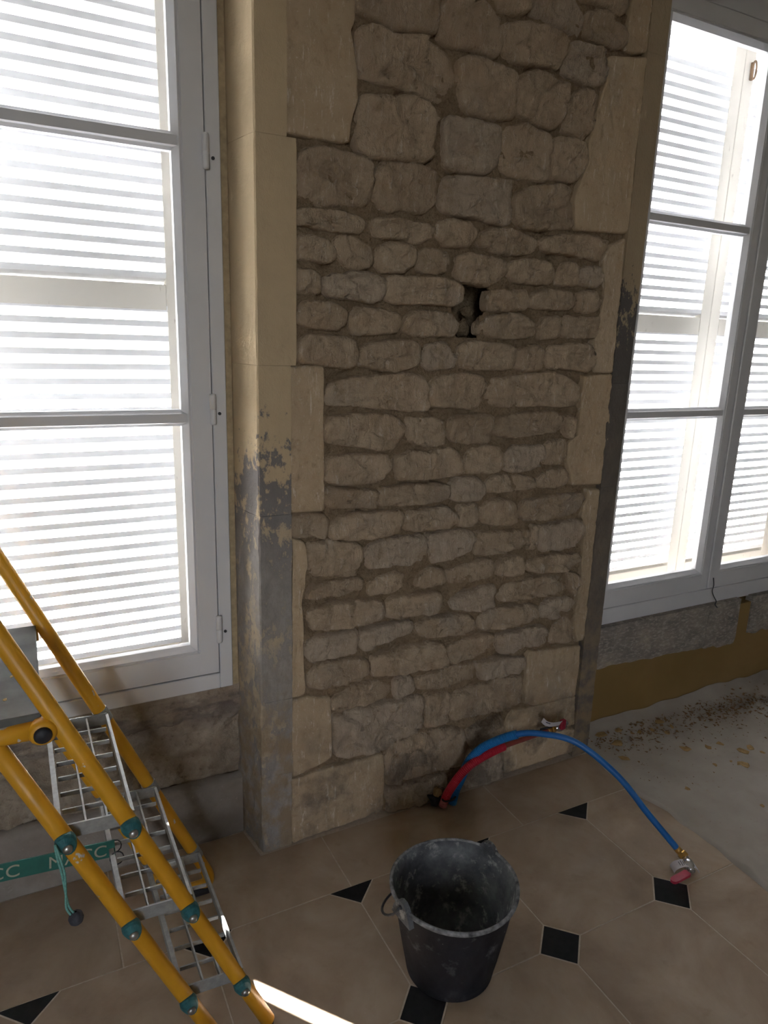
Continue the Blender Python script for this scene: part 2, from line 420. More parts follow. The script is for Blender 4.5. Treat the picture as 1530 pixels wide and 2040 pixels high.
# ---------------------------------------------------------------- the pier between the windows
pier = empty('wall_pier', (1.08, .05, 0), kind='structure')
slab('core', .424, 1.73, .195, .45, -.05, ZC, 'mortar', pier)
slab('plaster_head', .44, 1.715, -.004, .196, 2.56, ZC, 'plaster', pier)
STONES = """
s 697 2255 924 2305 930 2272 926 2237 918 2214 866 2208 794 2198 769 2207 730 2215 700 2221
s 706 2176 717 2191 748 2201 776 2200 798 2196 859 2204 888 2208 934 2199 973 2174 987 2144 988 2096 979 2083 942 2065 892 2068 861 2078 791 2078 741 2078 713 2081 705 2127
s 718 2034 728 2048 792 2056 865 2070 904 2062 940 2034 930 2009 925 1963 936 1943 906 1920 863 1917 788 1914 748 1911 716 1927 710 1964
s 930 2264 942 2289 975 2316 1009 2323 1026 2307 1067 2306 1092 2298 1108 2278 1118 2253 1122 2232 1116 2207 1100 2198 1063 2200 1030 2201 994 2200 947 2199 930 2207 927 2226
s 1080 2336 1203 2363 1205 2325 1178 2313 1137 2307 1103 2309
s 1217 2357 1241 2375 1338 2396 1354 2375 1384 2362 1394 2342 1392 2320 1373 2302 1341 2297 1313 2302 1275 2312 1221 2319 1212 2326
s 1393 2364 1443 2383 1477 2382 1495 2363 1541 2356 1552 2336 1544 2304 1505 2294 1470 2295 1430 2300 1396 2305 1398 2327
s 1374 2404 1548 2442 1551 2407 1536 2390 1491 2388 1423 2389 1376 2386
s 1120 2277 1155 2293 1201 2303 1236 2301 1295 2300 1327 2294 1339 2278 1336 2242 1318 2214 1301 2206 1260 2206 1216 2201 1168 2200 1128 2212 1122 2241
s 1344 2269 1356 2284 1398 2294 1442 2290 1479 2289 1489 2254 1489 2215 1475 2195 1441 2186 1397 2192 1349 2196 1328 2209 1334 2236
s 991 2169 1003 2183 1039 2193 1076 2193 1114 2188 1156 2187 1179 2173 1178 2141 1176 2109 1178 2068 1142 2055 1083 2052 1033 2052 1008 2063 995 2098
s 1185 2155 1200 2181 1248 2196 1281 2197 1304 2182 1350 2184 1365 2160 1361 2117 1344 2078 1318 2059 1271 2060 1221 2065 1182 2079 1176 2109
s 1377 2156 1399 2176 1432 2183 1461 2170 1461 2133 1455 2088 1439 2055 1420 2048 1380 2056 1346 2061 1360 2100 1368 2134
s 950 2029 973 2042 1034 2042 1109 2043 1127 2038 1139 2014 1137 1972 1137 1946 1098 1915 1043 1913 989 1911 961 1920 955 1972
s 1140 2030 1160 2048 1221 2062 1263 2055 1305 2048 1315 2023 1312 1989 1310 1944 1305 1923 1259 1919 1208 1918 1172 1924 1140 1936 1139 1972
s 1322 2027 1329 2042 1400 2052 1439 2040 1447 2017 1442 1978 1419 1941 1396 1931 1352 1932 1316 1935 1318 1973 1322 2000
s 959 1875 974 1899 1031 1906 1086 1910 1155 1914 1190 1916 1196 1883 1193 1836 1188 1801 1166 1792 1121 1795 1064 1804 1001 1803 963 1809 956 1834
s 1205 1878 1228 1897 1287 1913 1358 1925 1395 1917 1389 1888 1408 1872 1415 1819 1402 1804 1324 1797 1268 1788 1225 1794 1200 1809 1201 1850
s 951 1775 964 1789 1009 1797 1065 1793 1084 1771 1073 1743 1048 1726 985 1720 959 1736 948 1755
s 1092 1768 1126 1785 1184 1792 1230 1784 1278 1775 1297 1755 1283 1729 1209 1716 1182 1718 1132 1721 1095 1735 1085 1751
s 1301 1763 1316 1779 1398 1793 1499 1799 1565 1786 1544 1747 1520 1724 1483 1729 1390 1735 1331 1734 1306 1742
s 563 1898 586 1915 622 1923 657 1918 702 1917 738 1910 758 1898 761 1862 760 1828 748 1806 719 1792 669 1791 614 1785 570 1792 556 1811 555 1851
s 766 1878 774 1897 792 1911 826 1917 864 1916 922 1916 948 1910 954 1885 946 1849 943 1824 920 1802 889 1794 853 1798 804 1789 778 1797 758 1816 763 1841
s 555 1767 566 1779 621 1782 676 1783 719 1775 743 1765 742 1750 721 1731 674 1730 624 1731 583 1738 556 1735
s 756 1767 778 1777 831 1782 870 1778 926 1774 946 1766 944 1743 904 1725 873 1722 845 1731 795 1726 765 1733
s 551 1705 570 1717 600 1719 639 1709 662 1687 660 1671 646 1655 615 1654 580 1656 553 1658
s 655 1708 667 1721 699 1725 736 1716 762 1704 764 1669 752 1651 708 1645 682 1652 664 1678
s 768 1686 780 1709 810 1721 845 1724 873 1717 889 1699 887 1669 856 1647 825 1645 790 1642 771 1660
s 901 1703 917 1715 966 1716 991 1705 995 1680 986 1656 949 1650 896 1653 893 1673
s 554 1636 591 1640 620 1625 622 1600 619 1581 581 1579 554 1580
s 629 1619 650 1635 675 1632 701 1641 752 1643 795 1630 797 1604 789 1571 758 1566 717 1570 677 1570 644 1576 628 1591
s 802 1630 825 1642 876 1640 957 1644 1017 1637 1042 1615 1039 1587 1017 1567 962 1571 880 1569 828 1566 800 1581
s 558 1534 570 1560 602 1566 651 1564 688 1549 696 1534 689 1507 667 1492 616 1495 574 1498 557 1512
s 705 1537 721 1556 763 1556 813 1552 853 1540 856 1513 843 1493 788 1487 742 1484 711 1485 698 1504
s 861 1531 876 1550 921 1557 971 1556 1014 1551 1035 1530 1034 1502 1014 1487 945 1485 887 1487 858 1500
s 557 1458 581 1481 616 1484 689 1481 723 1469 731 1449 724 1422 702 1398 646 1401 610 1407 564 1410 557 1429
s 735 1442 746 1456 773 1470 843 1476 900 1474 914 1457 914 1414 895 1404 847 1387 803 1392 763 1399 728 1405
s 922 1453 946 1471 997 1473 1016 1455 1031 1427 1028 1403 989 1397 946 1395 922 1411
s 1017 1678 1012 1698 1053 1715 1101 1710 1155 1706 1186 1698 1186 1669 1161 1643 1121 1628 1076 1634 1033 1635 1019 1648
s 1193 1688 1210 1705 1270 1716 1334 1710 1365 1693 1369 1663 1351 1647 1273 1643 1221 1643 1191 1663
s 1376 1690 1388 1711 1423 1717 1450 1706 1452 1669 1446 1651 1406 1645 1365 1650
s 1458 1699 1485 1710 1533 1712 1555 1691 1553 1664 1531 1649 1488 1650 1461 1658
s 1131 1616 1172 1624 1260 1627 1267 1588 1261 1571 1205 1566 1159 1561 1131 1567
s 1270 1599 1290 1622 1327 1637 1392 1637 1444 1630 1451 1593 1435 1577 1364 1575 1294 1578 1269 1584
s 1455 1627 1484 1640 1532 1641 1544 1613 1543 1578 1504 1572 1466 1578
s 1116 1530 1137 1549 1186 1560 1247 1563 1288 1548 1315 1522 1312 1500 1279 1491 1212 1486 1151 1489 1113 1501
s 1319 1530 1336 1557 1388 1559 1398 1541 1401 1498 1358 1490 1323 1489
s 1408 1545 1421 1563 1479 1563 1553 1564 1561 1531 1541 1499 1472 1495 1413 1499
s 1034 1463 1057 1476 1120 1479 1194 1474 1235 1464 1238 1434 1220 1399 1163 1397 1090 1396 1042 1405 1034 1427
s 1244 1453 1271 1468 1310 1477 1341 1462 1347 1431 1338 1400 1289 1394 1244 1403 1237 1422
s 1355 1455 1385 1475 1462 1483 1527 1482 1544 1455 1550 1414 1528 1392 1451 1401 1368 1404 1355 1428
s 632 1326 647 1353 669 1366 729 1377 807 1384 888 1390 926 1379 948 1352 952 1286 893 1280 831 1287 770 1290 716 1299 655 1298 633 1305
s 957 1367 982 1381 1038 1389 1101 1389 1138 1378 1148 1352 1138 1321 1117 1291 1100 1284 1031 1289 961 1294 952 1330
s 1150 1356 1167 1374 1233 1382 1291 1390 1381 1397 1445 1383 1491 1355 1501 1322 1484 1286 1420 1285 1341 1290 1242 1287 1179 1290 1149 1310
s 633 1254 655 1274 716 1282 811 1278 852 1267 876 1244 871 1219 843 1179 810 1173 734 1188 687 1193 636 1206
s 881 1266 915 1265 971 1264 1011 1252 1015 1221 1006 1180 949 1180 906 1190 888 1203
s 1022 1255 1050 1270 1124 1272 1166 1271 1176 1240 1177 1193 1145 1182 1074 1185 1028 1194 1020 1221
s 1188 1236 1200 1259 1243 1270 1333 1276 1410 1275 1442 1253 1441 1216 1402 1207 1320 1200 1240 1194 1191 1204
s 1450 1253 1470 1263 1496 1252 1493 1210 1480 1186 1460 1195
s 638 1142 649 1166 695 1173 823 1167 836 1135 829 1113 793 1086 728 1081 666 1087 639 1099
s 852 1160 898 1173 963 1166 1024 1179 1062 1162 1083 1118 1081 1090 990 1084 924 1085 859 1087 851 1123
s 1088 1130 1108 1172 1155 1176 1203 1172 1225 1151 1229 1102 1210 1091 1152 1090 1090 1094
s 1229 1155 1253 1170 1313 1171 1375 1169 1383 1148 1375 1119 1347 1091 1291 1086 1240 1091 1229 1126
s 1385 1173 1410 1184 1464 1186 1475 1156 1472 1114 1441 1103 1387 1106 1378 1140
s 635 1067 658 1080 721 1076 793 1065 796 1036 791 1014 722 1018 659 1022 634 1035
s 806 1073 860 1075 928 1077 990 1074 1032 1062 1034 1026 1007 1014 931 1014 845 1015 803 1017 800 1044
s 1037 1066 1063 1084 1124 1084 1159 1061 1166 1032 1139 1010 1082 1010 1040 1018
s 1168 1065 1196 1083 1256 1080 1264 1050 1261 1026 1211 1025 1171 1032
s 1272 1071 1291 1080 1350 1066 1353 1036 1317 1028 1276 1029
s 1358 1057 1385 1080 1458 1095 1490 1083 1491 1053 1467 1024 1401 1026 1358 1036
s 542 1005 553 1013 586 1017 639 1007 649 988 647 958 636 939 586 948 542 952 538 973
s 653 980 682 999 738 1006 803 1004 875 1002 880 978 869 932 797 926 723 926 656 937 649 961
s 885 974 901 996 958 999 1021 1003 1064 973 1070 953 1039 931 980 931 926 930 886 942
s 1073 955 1080 995 1132 1003 1145 990 1141 949 1133 925 1094 928 1072 935
s 1155 981 1175 1004 1219 1009 1276 996 1299 969 1295 930 1268 916 1212 919 1166 934 1152 960
s 1304 972 1317 997 1384 1005 1482 1004 1561 1003 1572 986 1553 934 1475 925 1393 924 1324 928 1301 943
s 585 924 598 932 656 931 732 919 752 901 755 878 742 821 697 821 649 827 602 833 591 856 583 894
s 759 893 789 911 861 921 949 920 965 902 969 873 957 842 922 826 864 833 809 832 779 830 766 861
s 967 916 1019 925 1090 923 1124 913 1128 892 1114 851 1072 831 1016 827 984 827 977 867
s 1136 874 1158 905 1238 904 1316 900 1357 890 1351 864 1322 841 1245 830 1185 826 1139 836
s 1361 903 1379 905 1377 870 1360 828 1344 829 1356 868
s 1390 904 1460 911 1556 913 1571 887 1570 846 1539 817 1471 813 1405 814 1389 838 1384 878
s 587 795 606 815 677 814 742 817 759 799 756 771 710 768 654 770 610 763 585 772
s 776 784 809 808 865 817 897 800 893 768 863 748 816 748 777 752
s 940 793 980 817 1017 808 1032 794 1031 764 1002 751 960 749 932 761
s 1046 788 1088 808 1175 818 1211 810 1217 770 1191 751 1126 745 1053 753
s 1228 790 1267 814 1325 810 1333 777 1328 751 1283 746 1231 755
s 1354 784 1406 800 1490 799 1566 791 1579 775 1554 745 1498 734 1413 740 1357 752
s 1527 725 1550 727 1575 714 1583 675 1555 646 1530 678
s 585 730 622 743 686 749 769 745 825 729 828 703 818 672 763 669 700 667 607 669 595 697
s 834 723 855 736 917 736 1019 729 1028 694 1013 662 939 669 884 665 840 673 830 699
s 1057 692 1114 714 1182 731 1223 725 1233 697 1229 653 1189 643 1118 652 1069 664
s 1246 700 1286 721 1360 729 1459 727 1517 713 1525 674 1496 654 1411 653 1313 658 1255 658
s 1426 618 1469 639 1538 639 1570 615 1567 596 1516 580 1472 565 1428 580
s 1171 615 1220 643 1293 641 1369 638 1417 621 1418 593 1376 572 1300 570 1237 567 1179 575
s 943 635 984 654 1060 650 1129 639 1161 616 1158 581 1114 571 1040 579 978 586 945 605
s 751 644 784 655 849 656 921 653 929 622 910 604 851 601 808 592 761 584 749 611
s 580 630 611 656 680 657 744 654 748 616 739 580 689 577 636 579 600 576 582 602
s 596 550 632 572 689 569 757 564 783 542 789 503 750 489 691 489 653 480 592 496 586 516
s 791 557 835 562 898 567 981 572 1028 565 1055 529 1065 477 1005 476 929 483 865 485 798 492 790 519
s 1062 544 1115 557 1196 561 1238 553 1242 529 1200 500 1146 478 1081 477 1065 499
s 1252 542 1296 552 1367 552 1433 553 1464 528 1466 484 1413 479 1374 482 1329 490 1292 473 1265 479 1249 510
s 1476 531 1513 554 1553 562 1578 528 1582 478 1554 463 1482 472
s 671 443 704 465 768 477 829 473 859 449 858 418 814 406 752 403 692 399 667 410
s 866 465 888 471 935 461 945 439 944 403 905 399 877 398 867 429
s 952 454 999 467 1071 470 1162 468 1180 434 1166 409 1091 397 1026 402 959 414 948 432
s 1173 459 1224 468 1310 458 1371 449 1380 413 1360 393 1283 394 1230 396 1193 399 1185 429
s 674 393 729 402 839 398 979 389 984 333 984 279 913 262 876 263 849 240 754 242 676 257 668 329
s 985 390 1029 389 1074 382 1080 317 1066 273 1016 267 992 273
s 1089 351 1118 373 1189 381 1284 384 1366 387 1379 310 1372 272 1295 265 1219 268 1135 271 1099 268 1084 305
s 851 211 859 235 891 250 985 258 1084 253 1143 229 1151 188 1156 117 1126 95 1043 99 975 98 908 96 857 100
s 858 87 961 80 1056 79 1086 76 1089 23 1075 -3 965 -3 863 -3
s 1154 226 1211 236 1274 247 1304 233 1310 171 1260 159 1206 153 1181 140 1162 184
s 1161 115 1230 127 1296 119 1306 76 1318 1 1240 2 1159 3 1141 36
q 523 2217 695 2254 700 2199 690 2180 694 2158 704 2124 709 2100 710 2050 714 2033 701 2003 695 1973 690 1938 668 1933 597 1933 531 1935 522 1936
q 1559 2442 1634 2459 1643 2312 1581 2296 1546 2304 1552 2355 1552 2393
q 1643 2299 1633 1818 1625 1814 1423 1804 1409 1884 1420 1929 1446 1983 1445 2046 1463 2110 1469 2171 1493 2224 1485 2273
q 1601 1789 1572 1779 1550 1747 1545 1709 1563 1656 1558 1571 1542 1490 1556 1394 1631 1392 1628 1589 1627 1803
q 533 1402 628 1407 631 1377 629 1248 633 1182 635 1017 539 1020
q 1509 1383 1631 1390 1639 1175 1638 1025 1506 1030 1495 1066 1473 1123 1475 1173 1512 1198 1513 1307
q 542 949 568 944 580 932 583 902 584 871 579 850 579 819 566 791 568 760 572 724 573 697 574 665 572 620 574 575 578 517 578 480 549 479 539 479
q 1574 1013 1635 1011 1629 844 1636 663 1635 536 1626 460 1596 461 1581 528 1579 592 1584 644 1588 708 1584 765 1581 849 1579 891 1560 924 1576 977
q 1382 451 1386 465 1616 447 1623 365 1617 247 1513 250 1425 252 1386 269 1384 373
q 541 470 583 475 660 459 666 365 670 254 625 236 543 222 539 333
q 539 215 625 221 689 221 843 220 849 159 852 101 849 30 848 11 671 3 539 -3
q 1314 175 1316 215 1340 254 1426 249 1620 248 1632 127 1477 150 1377 159
q 1307 126 1378 146 1478 136 1634 113 1655 18 1491 18 1351 16 1320 15
H 1043 1618 1108 1622 1127 1616 1126 1566 1105 1548 1109 1501 1036 1497 1038 1534 1016 1561 1041 1576
"""
polys = []
for line in STONES.strip().splitlines():
    tk = line.split(); q = [int(t) / 1000 for t in tk[1:]]
    # the uppermost course runs on above the top of the photograph
    polys.append((tk[0], [(x, z + (.11 if z > 2.193 + (x - .446) * .213 else 0)) for x, z in zip(q[0::2], q[1::2])]))
hole = [p for k_, p in polys if k_ == 'H'][0]
def inside(x, z, poly):
    c = False; n = len(poly)
    for i in range(n):
        (x1, z1), (x2, z2) = poly[i], poly[i - 1]
        if (z1 > z) != (z2 > z) and x < (x2 - x1) * (z - z1) / (z2 - z1) + x1: c = not c
    return c
hx = sum(p[0] for p in hole) / len(hole); hz = sum(p[1] for p in hole) / len(hole)
# mortar bed
nx, nz = 124, 284; V = []; F = []; IN = []
for j in range(nz + 1):
    for i in range(nx + 1):
        x = .528 + 1.118 * i / nx; z = 2.56 * j / nz
        y = .022 + .012 * fbm(x * 14, 3.1, z * 14, 3) + .006 * fbm(x * 60, 9.3, z * 60, 3)
        y += max(0, fbm(x * 23, 1.7, z * 23, 2) - .25) * .05
        IN.append(inside(hx + (x - hx) / 1.12, hz + (z - hz) / 1.12, hole))
        V.append((x, min(y, .2), z))
for j in range(nz):
    for i in range(nx):
        a = j * (nx + 1) + i; q = (a, a + 1, a + nx + 2, a + nx + 1)
        if sum(IN[t] for t in q) < 2: F.append(q)          # the put-log hole stays open
obj('mortar', V, F, 'mortar', pier, smooth=True)

def resample(poly, n):
    L = [0]; m = len(poly)
    for i in range(m):
        a, b_ = poly[i], poly[(i + 1) % m]; L.append(L[-1] + math.hypot(b_[0] - a[0], b_[1] - a[1]))
    out = []
    for k_ in range(n):
        t = L[-1] * k_ / n; i = 0
        while L[i + 1] < t: i += 1
        a, b_ = poly[i], poly[(i + 1) % m]; s = (t - L[i]) / max(L[i + 1] - L[i], 1e-9)
        out.append((a[0] + (b_[0] - a[0]) * s, a[1] + (b_[1] - a[1]) * s))
    return out
def chaikin(p):
    out = []
    for i in range(len(p)):
        a, b_ = p[i], p[(i + 1) % len(p)]
        out += [(a[0] * .88 + b_[0] * .12, a[1] * .88 + b_[1] * .12), (a[0] * .12 + b_[0] * .88, a[1] * .12 + b_[1] * .88)]
    return out
def facet(x, z, sd, cell, slope):
    """broken planes, as a mason's hammer leaves them"""
    p = noise.voronoi(Vector((x / cell, sd * 2.3, z / cell)))[1][0]
    a = noise.cell_vector(p * 7.31)
    return ((x / cell - p.x) * (a.x - .5) + (z / cell - p.z) * (a.z - .5)) * slope * cell + (a.y - .5) * slope * cell * .35
def stone(kind, poly, sd):
    rs = random.Random(sd)
    dressed = kind == 'q'
    per = sum(math.hypot(poly[i][0] - poly[i - 1][0], poly[i][1] - poly[i - 1][1]) for i in range(len(poly)))
    n = max(28, min(90, int(per / .0095)))
    pl = resample(poly if dressed else chaikin(poly), n)
    cx = sum(p[0] for p in pl) / n; cz = sum(p[1] for p in pl) / n
    mr = sum(math.hypot(p[0] - cx, p[1] - cz) for p in pl) / n
    gr = 1.0 if dressed else 1 + .0025 / mr
    pl = [(cx + (x - cx) * gr, cz + (z - cz) * gr) for x, z in pl]
    yf = (.004 + rs.uniform(-.002, .003)) if dressed else rs.uniform(-.006, .008)
    tx, tz = (0, 0) if dressed else (rs.uniform(-.06, .06), rs.uniform(-.09, .05))
    e = (.003 if dressed else min(.0045, mr * .10)) / mr
    fs = .22 if dressed else .8
    rings = [(1.0, .055, 0), (1.0, .013 if not dressed else .006, .6), (1 - e, .0045 if not dressed else .001, .8), (1 - 2.2 * e, .0, 1)]
    m = max(2, int(mr / .0095)); s0 = 1 - 2.2 * e
    for q in range(1, m): rings.append((s0 * (1 - q / m), 0, 1))
    V = []; F = []
    def relief(X, Z):
        return facet(X, Z, sd, .045, fs) + facet(X, Z, sd + 50, .02, fs * .7) + fbm(X * 60, sd * 1.3, Z * 60, 3) * (.0034 if not dressed else .0016)
    for s, dy, amp in rings:
        for x, z in pl:
            X = cx + (x - cx) * s; Z = cz + (z - cz) * s
            jx = fbm(X * 45, 5.1, Z * 45, 2) * .003 if s > .8 and not dressed else 0
            y = yf + dy + (relief(X, Z) * amp + tx * (X - cx) + tz * (Z - cz) if amp else 0)
            V.append((X + jx, y, max(Z - jx, .002)))
    ce = len(V); V.append((cx, yf + relief(cx, cz), cz))
    for r in range(len(rings) - 1):
        for i in range(n):
            j = (i + 1) % n; F.append((r * n + i, r * n + j, (r + 1) * n + j, (r + 1) * n + i))
    b_ = (len(rings) - 1) * n
    for i in range(n): F.append((b_ + i, b_ + (i + 1) % n, ce))
    return obj('quoin' if dressed else 'stone', V, F, 'quoin' if dressed else 'stone', pier, smooth=True)
for q, (k_, p) in enumerate(polys):
    if k_ in 'sq': stone(k_, p, q + 1)
# broken rubble inside the put-log hole
hx = sum(p[0] for p in hole) / len(hole); hz = sum(p[1] for p in hole) / len(hole)
for q, (dx, dz, r, yy) in enumerate(((.012, .04, .030, .16), (.038, -.045, .026, .11), (-.03, -.065, .026, .14), (.042, .0, .018, .10))):
    bm = bmesh.new(); bmesh.ops.create_icosphere(bm, subdivisions=2, radius=r)
    for v_ in bm.verts: v_.co *= 1 + .5 * fbm(v_.co.x * 40 + q * 7, v_.co.y * 40, v_.co.z * 40, 2); v_.co.y *= .8
    bm.verts.ensure_lookup_table()
    V = [v_.co + Vector((hx + dx, yy, hz + dz)) for v_ in bm.verts]; F = [[t.index for t in f_.verts] for f_ in bm.faces]; bm.free()
    obj('rubble', V, F, 'mortar', pier)

# dressed jamb stones at both corners of the pier
def jamb(path, z0, z1, mat, amp):
    P = [Vector((a, b_, 0)) for a, b_ in path]; pts = []
    for i in range(len(P) - 1):
        m = max(1, int((P[i + 1] - P[i]).length / .012))
        for q in range(m): pts.append(P[i].lerp(P[i + 1], q / m))
    pts.append(P[-1]); nrm = []
    for i in range(len(pts)):
        t = (pts[min(i + 1, len(pts) - 1)] - pts[max(i - 1, 0)]).normalized(); nrm.append(Vector((t.y, -t.x, 0)))
    m = max(2, int((z1 - z0) / .018)); V = []; F = []; n = len(pts)
    for j in range(m + 1):
        z = z0 + (z1 - z0) * j / m; e = .0012 if j in (0, m) else 0
        for i in range(n):
            d = amp * (fbm(pts[i].x * 30 + 5, pts[i].y * 30, z * 30, 3) * .8 + fbm(pts[i].x * 9, pts[i].y * 9, z * 9, 2) * .6) - e
            q = pts[i] + nrm[i] * d; V.append((q.x, q.y, z))
    for j in range(m):
        for i in range(n - 1): F.append((j * n + i, j * n + i + 1, (j + 1) * n + i + 1, (j + 1) * n + i))
    F.append(tuple(range(n))[::-1]); F.append(tuple(m * n + i for i in range(n)))
    return obj('jamb_stone', V, F, mat, pier, smooth=False)
GP = .0003
for z0, z1, xr, amp in ((0, .248, .537, .0045), (.248, .485, .539, .004), (.485, 1.02, .538, .0028), (1.02, 1.404, .537, .0010), (1.404, 1.925, .551, .0007), (1.925, 2.56, .528, .0007)):
    jamb([(.424, .17), (.424, .133), (.448, .004), (.452, 0), (xr, .0), (xr, .06)], z0 + GP, z1 - GP, 'jamb_left', amp)
for z0, z1, amp in ((0, .43, .003), (.43, 1.017, .002), (1.017, 1.36, .0012), (1.36, 2.31, .0008), (2.31, 2.56, .0007)):
    jamb([(1.628, .06), (1.628, .001), (1.702, .001), (1.706, .005), (1.728, .133), (1.728, .17)], z0 + GP, z1 - GP, 'jamb_right', amp)

# ---------------------------------------------------------------- wall below the left window
nx, nz = 200, 76; V = []; F = []
for j in range(nz + 1):
    for i in range(nx + 1):
        x = -1.0 + 1.435 * i / nx; z = .497 * j / nz
        a = .016 if .17 < z < .43 else .005
        y = .138 + a * (fbm(x * 16, 7.7, z * 20, 4)) + .3 * a * fbm(x * 70, 3.3, z * 70, 3) + (.012 if z < .40 else 0) - (.006 if .40 < z < .455 else 0)
        V.append((x, min(y, .168), z))
for j in range(nz):
    for i in range(nx):
        a = j * (nx + 1) + i; F.append((a, a + 1, a + nx + 2, a + nx + 1))
obj('wall_apron_left', V, F, 'apron_left', kind='structure', smooth=True)
nx, nz = 90, 12; V = []; F = []
for j in range(nz + 2):
    for i in range(nx + 1):
        x = -1.0 + 1.424 * i / nx; top = .192 + .008 * fbm(x * 6, 2.2, 0, 3)
        if j <= nz: z = top * j / nz; y = .120 + .0035 * fbm(x * 9, 4.4, z * 12, 3)
        else: z = top + .002; y = .15
        V.append((x, y, z))
for j in range(nz + 1):
    for i in range(nx):
        a = j * (nx + 1) + i; F.append((a, a + 1, a + nx + 2, a + nx + 1))
obj('baseboard_left', V, F, 'cement', kind='structure', smooth=True)
# ---------------------------------------------------------------- wall below the right window
wall_ar = box('wall_apron_right', 1.715, 3.2, .112, .172, 0, .41, 'ochre_paint', kind='structure')
def sill_block(x0, x1, zb0, zb1, ztop):
    n = 30; V = []; F = []
    for i in range(n + 1):
        x = x0 + (x1 - x0) * i / n; zb = zb0 + (zb1 - zb0) * i / n + .012 * fbm(x * 14, 2, 8, 3)
        for q in range(7):
            z = zb + (ztop - zb) * q / 6
            y = .104 + .004 * fbm(x * 18, 1.1, z * 18, 3) + (.006 if q == 0 else 0)
            V.append((x, y, z))
        V.append((x, .14, ztop)); V.append((x, .14, zb))
    for i in range(n):
        for q in range(9):
            t = (q + 1) % 9; F.append((i * 9 + q, i * 9 + t, (i + 1) * 9 + t, (i + 1) * 9 + q))
    F.append(tuple(range(9))); F.append(tuple(n * 9 + q for q in range(9)))
    return obj('sill_stone', V, F, 'sill_stone', wall_ar)
sill_block(1.712, 2.418, .272, .243, .437); sill_block(2.422, 2.62, .238, .225, .437); sill_block(2.70, 3.2, .262, .235, .437)

# ---------------------------------------------------------------- windows
def rail_v(prof, a, b_, fn):
    """profile (w, y) swept between a and b_"""
    n = len(prof); V = [fn(w, y, a) for w, y in prof] + [fn(w, y, b_) for w, y in prof]
    F = [tuple(range(n)), tuple(range(n, 2 * n))[::-1]]
    for i in range(n):
        j = (i + 1) % n; F.append((i, j, n + j, n + i))
    return V, F
def make_window(name, cx, zg, zr, zsill, hinges):
    """zg: bottom of the sashes, zr: muntin centres, zsill: bottom of the fixed frame"""
    w = empty(name, (cx, .15, zsill), kind='structure'); HW = .675; zt = 2.56
    for s in (-1, 1):
        x0, x1 = sorted((cx + s * (HW - .036), cx + s * HW))
        box('frame_post', x0, x1, .130, .195, zsill, zt + .07, 'white_paint', w, .002)
        box('sealing_strip', *sorted((cx + s * HW, cx + s * (HW + .018))), .138, .19, zsill, zt + .07, 'wood_strip', w)
    box('frame_sill', cx - HW + .036, cx + HW - .036, .130, .195, zsill, zg - .005, 'white_paint', w, .002)
    box('frame_head', cx - HW + .036, cx + HW - .036, .130, .195, zt + .002, zt + .07, 'white_paint', w, .002)
    SP = [(0, .129), (.050, .129), (.053, .133), (.058, .131), (.066, .139), (.074, .147), (.074, .168), (0, .168)]
    BP = [(0, .129), (.066, .129), (.069, .133), (.074, .131), (.081, .139), (.089, .147), (.089, .168), (0, .168)]
    MP = [(-.021, .149), (-.014, .140), (-.011, .1335), (.011, .1335), (.014, .140), (.021, .149), (.021, .168), (-.021, .168)]
    for s in (-1, 1):
        xo = cx + s * (HW - .0395); xc = cx + s * .001
        for sd, x in ((-s, xo), (s, xc)):
            v, f = rail_v(SP, zg, zt, lambda u, y, t: (x + sd * u, y, t)); obj('stile', v, f, 'white_paint', w)
        a, b_ = sorted((xo - s * .050, xc + s * .050))
        v, f = rail_v(BP, a, b_, lambda u, y, t: (t, y + .0004, zg + u)); obj('bottom_rail', v, f, 'white_paint', w)
        v, f = rail_v(SP, a, b_, lambda u, y, t: (t, y + .0004, zt - u)); obj('top_rail', v, f, 'white_paint', w)
        ga, gb = sorted((xo - s * .074, xc + s * .074))
        for z in zr:
            v, f = rail_v(MP, ga - .012, gb + .012, lambda u, y, t: (t, y + .0006, z + u)); obj('muntin', v, f, 'white_paint', w)
        zs = [zg + .089] + list(zr) + [zt - .074]
        for q in range(3):
            lo = zs[q] + (.0205 if q else -.003); hi = zs[q + 1] - (.0205 if q < 2 else -.003)
            box('pane', ga - .003, gb + .003, .154, .158, lo, hi, 'glass', w)
        for z in hinges:
            xh = cx + s * (HW - .038)
            v, f = lathe_v((xh, .121, z - .041), [(.0, 0), (.0075, .002), (.0085, .006), (.0085, .0395), (.007, .0405), (.007, .0415), (.0085, .0425), (.0085, .076), (.0075, .080), (0, .082)], 14)
            hg = obj('hinge', v, f, 'white_paint', w, smooth=True)
            v, f = lathe_v((xh + s * .019, .1305, z - .012), [(0, 0), (.0042, 0), (.0042, .0035), (0, .0035)], 12, (0, -1, 0))
            obj('screw_hole_disc', v, f, 'dark_metal', w)  # dark disc painting the shade inside an open screw hole
    # meeting bead
    box('meeting_bead', cx - .016, cx + .016, .120, .1295, zg + .004, zt - .004, 'white_paint', w, .003)
    return w
make_window('window_1', WIN[0][0], .5405, (1.263, 1.914), .489, (.674, 1.286, 1.897))
make_window('window_2', WIN[1][0], .504, (1.238, 1.905), .432, (.64, 1.25, 1.87))

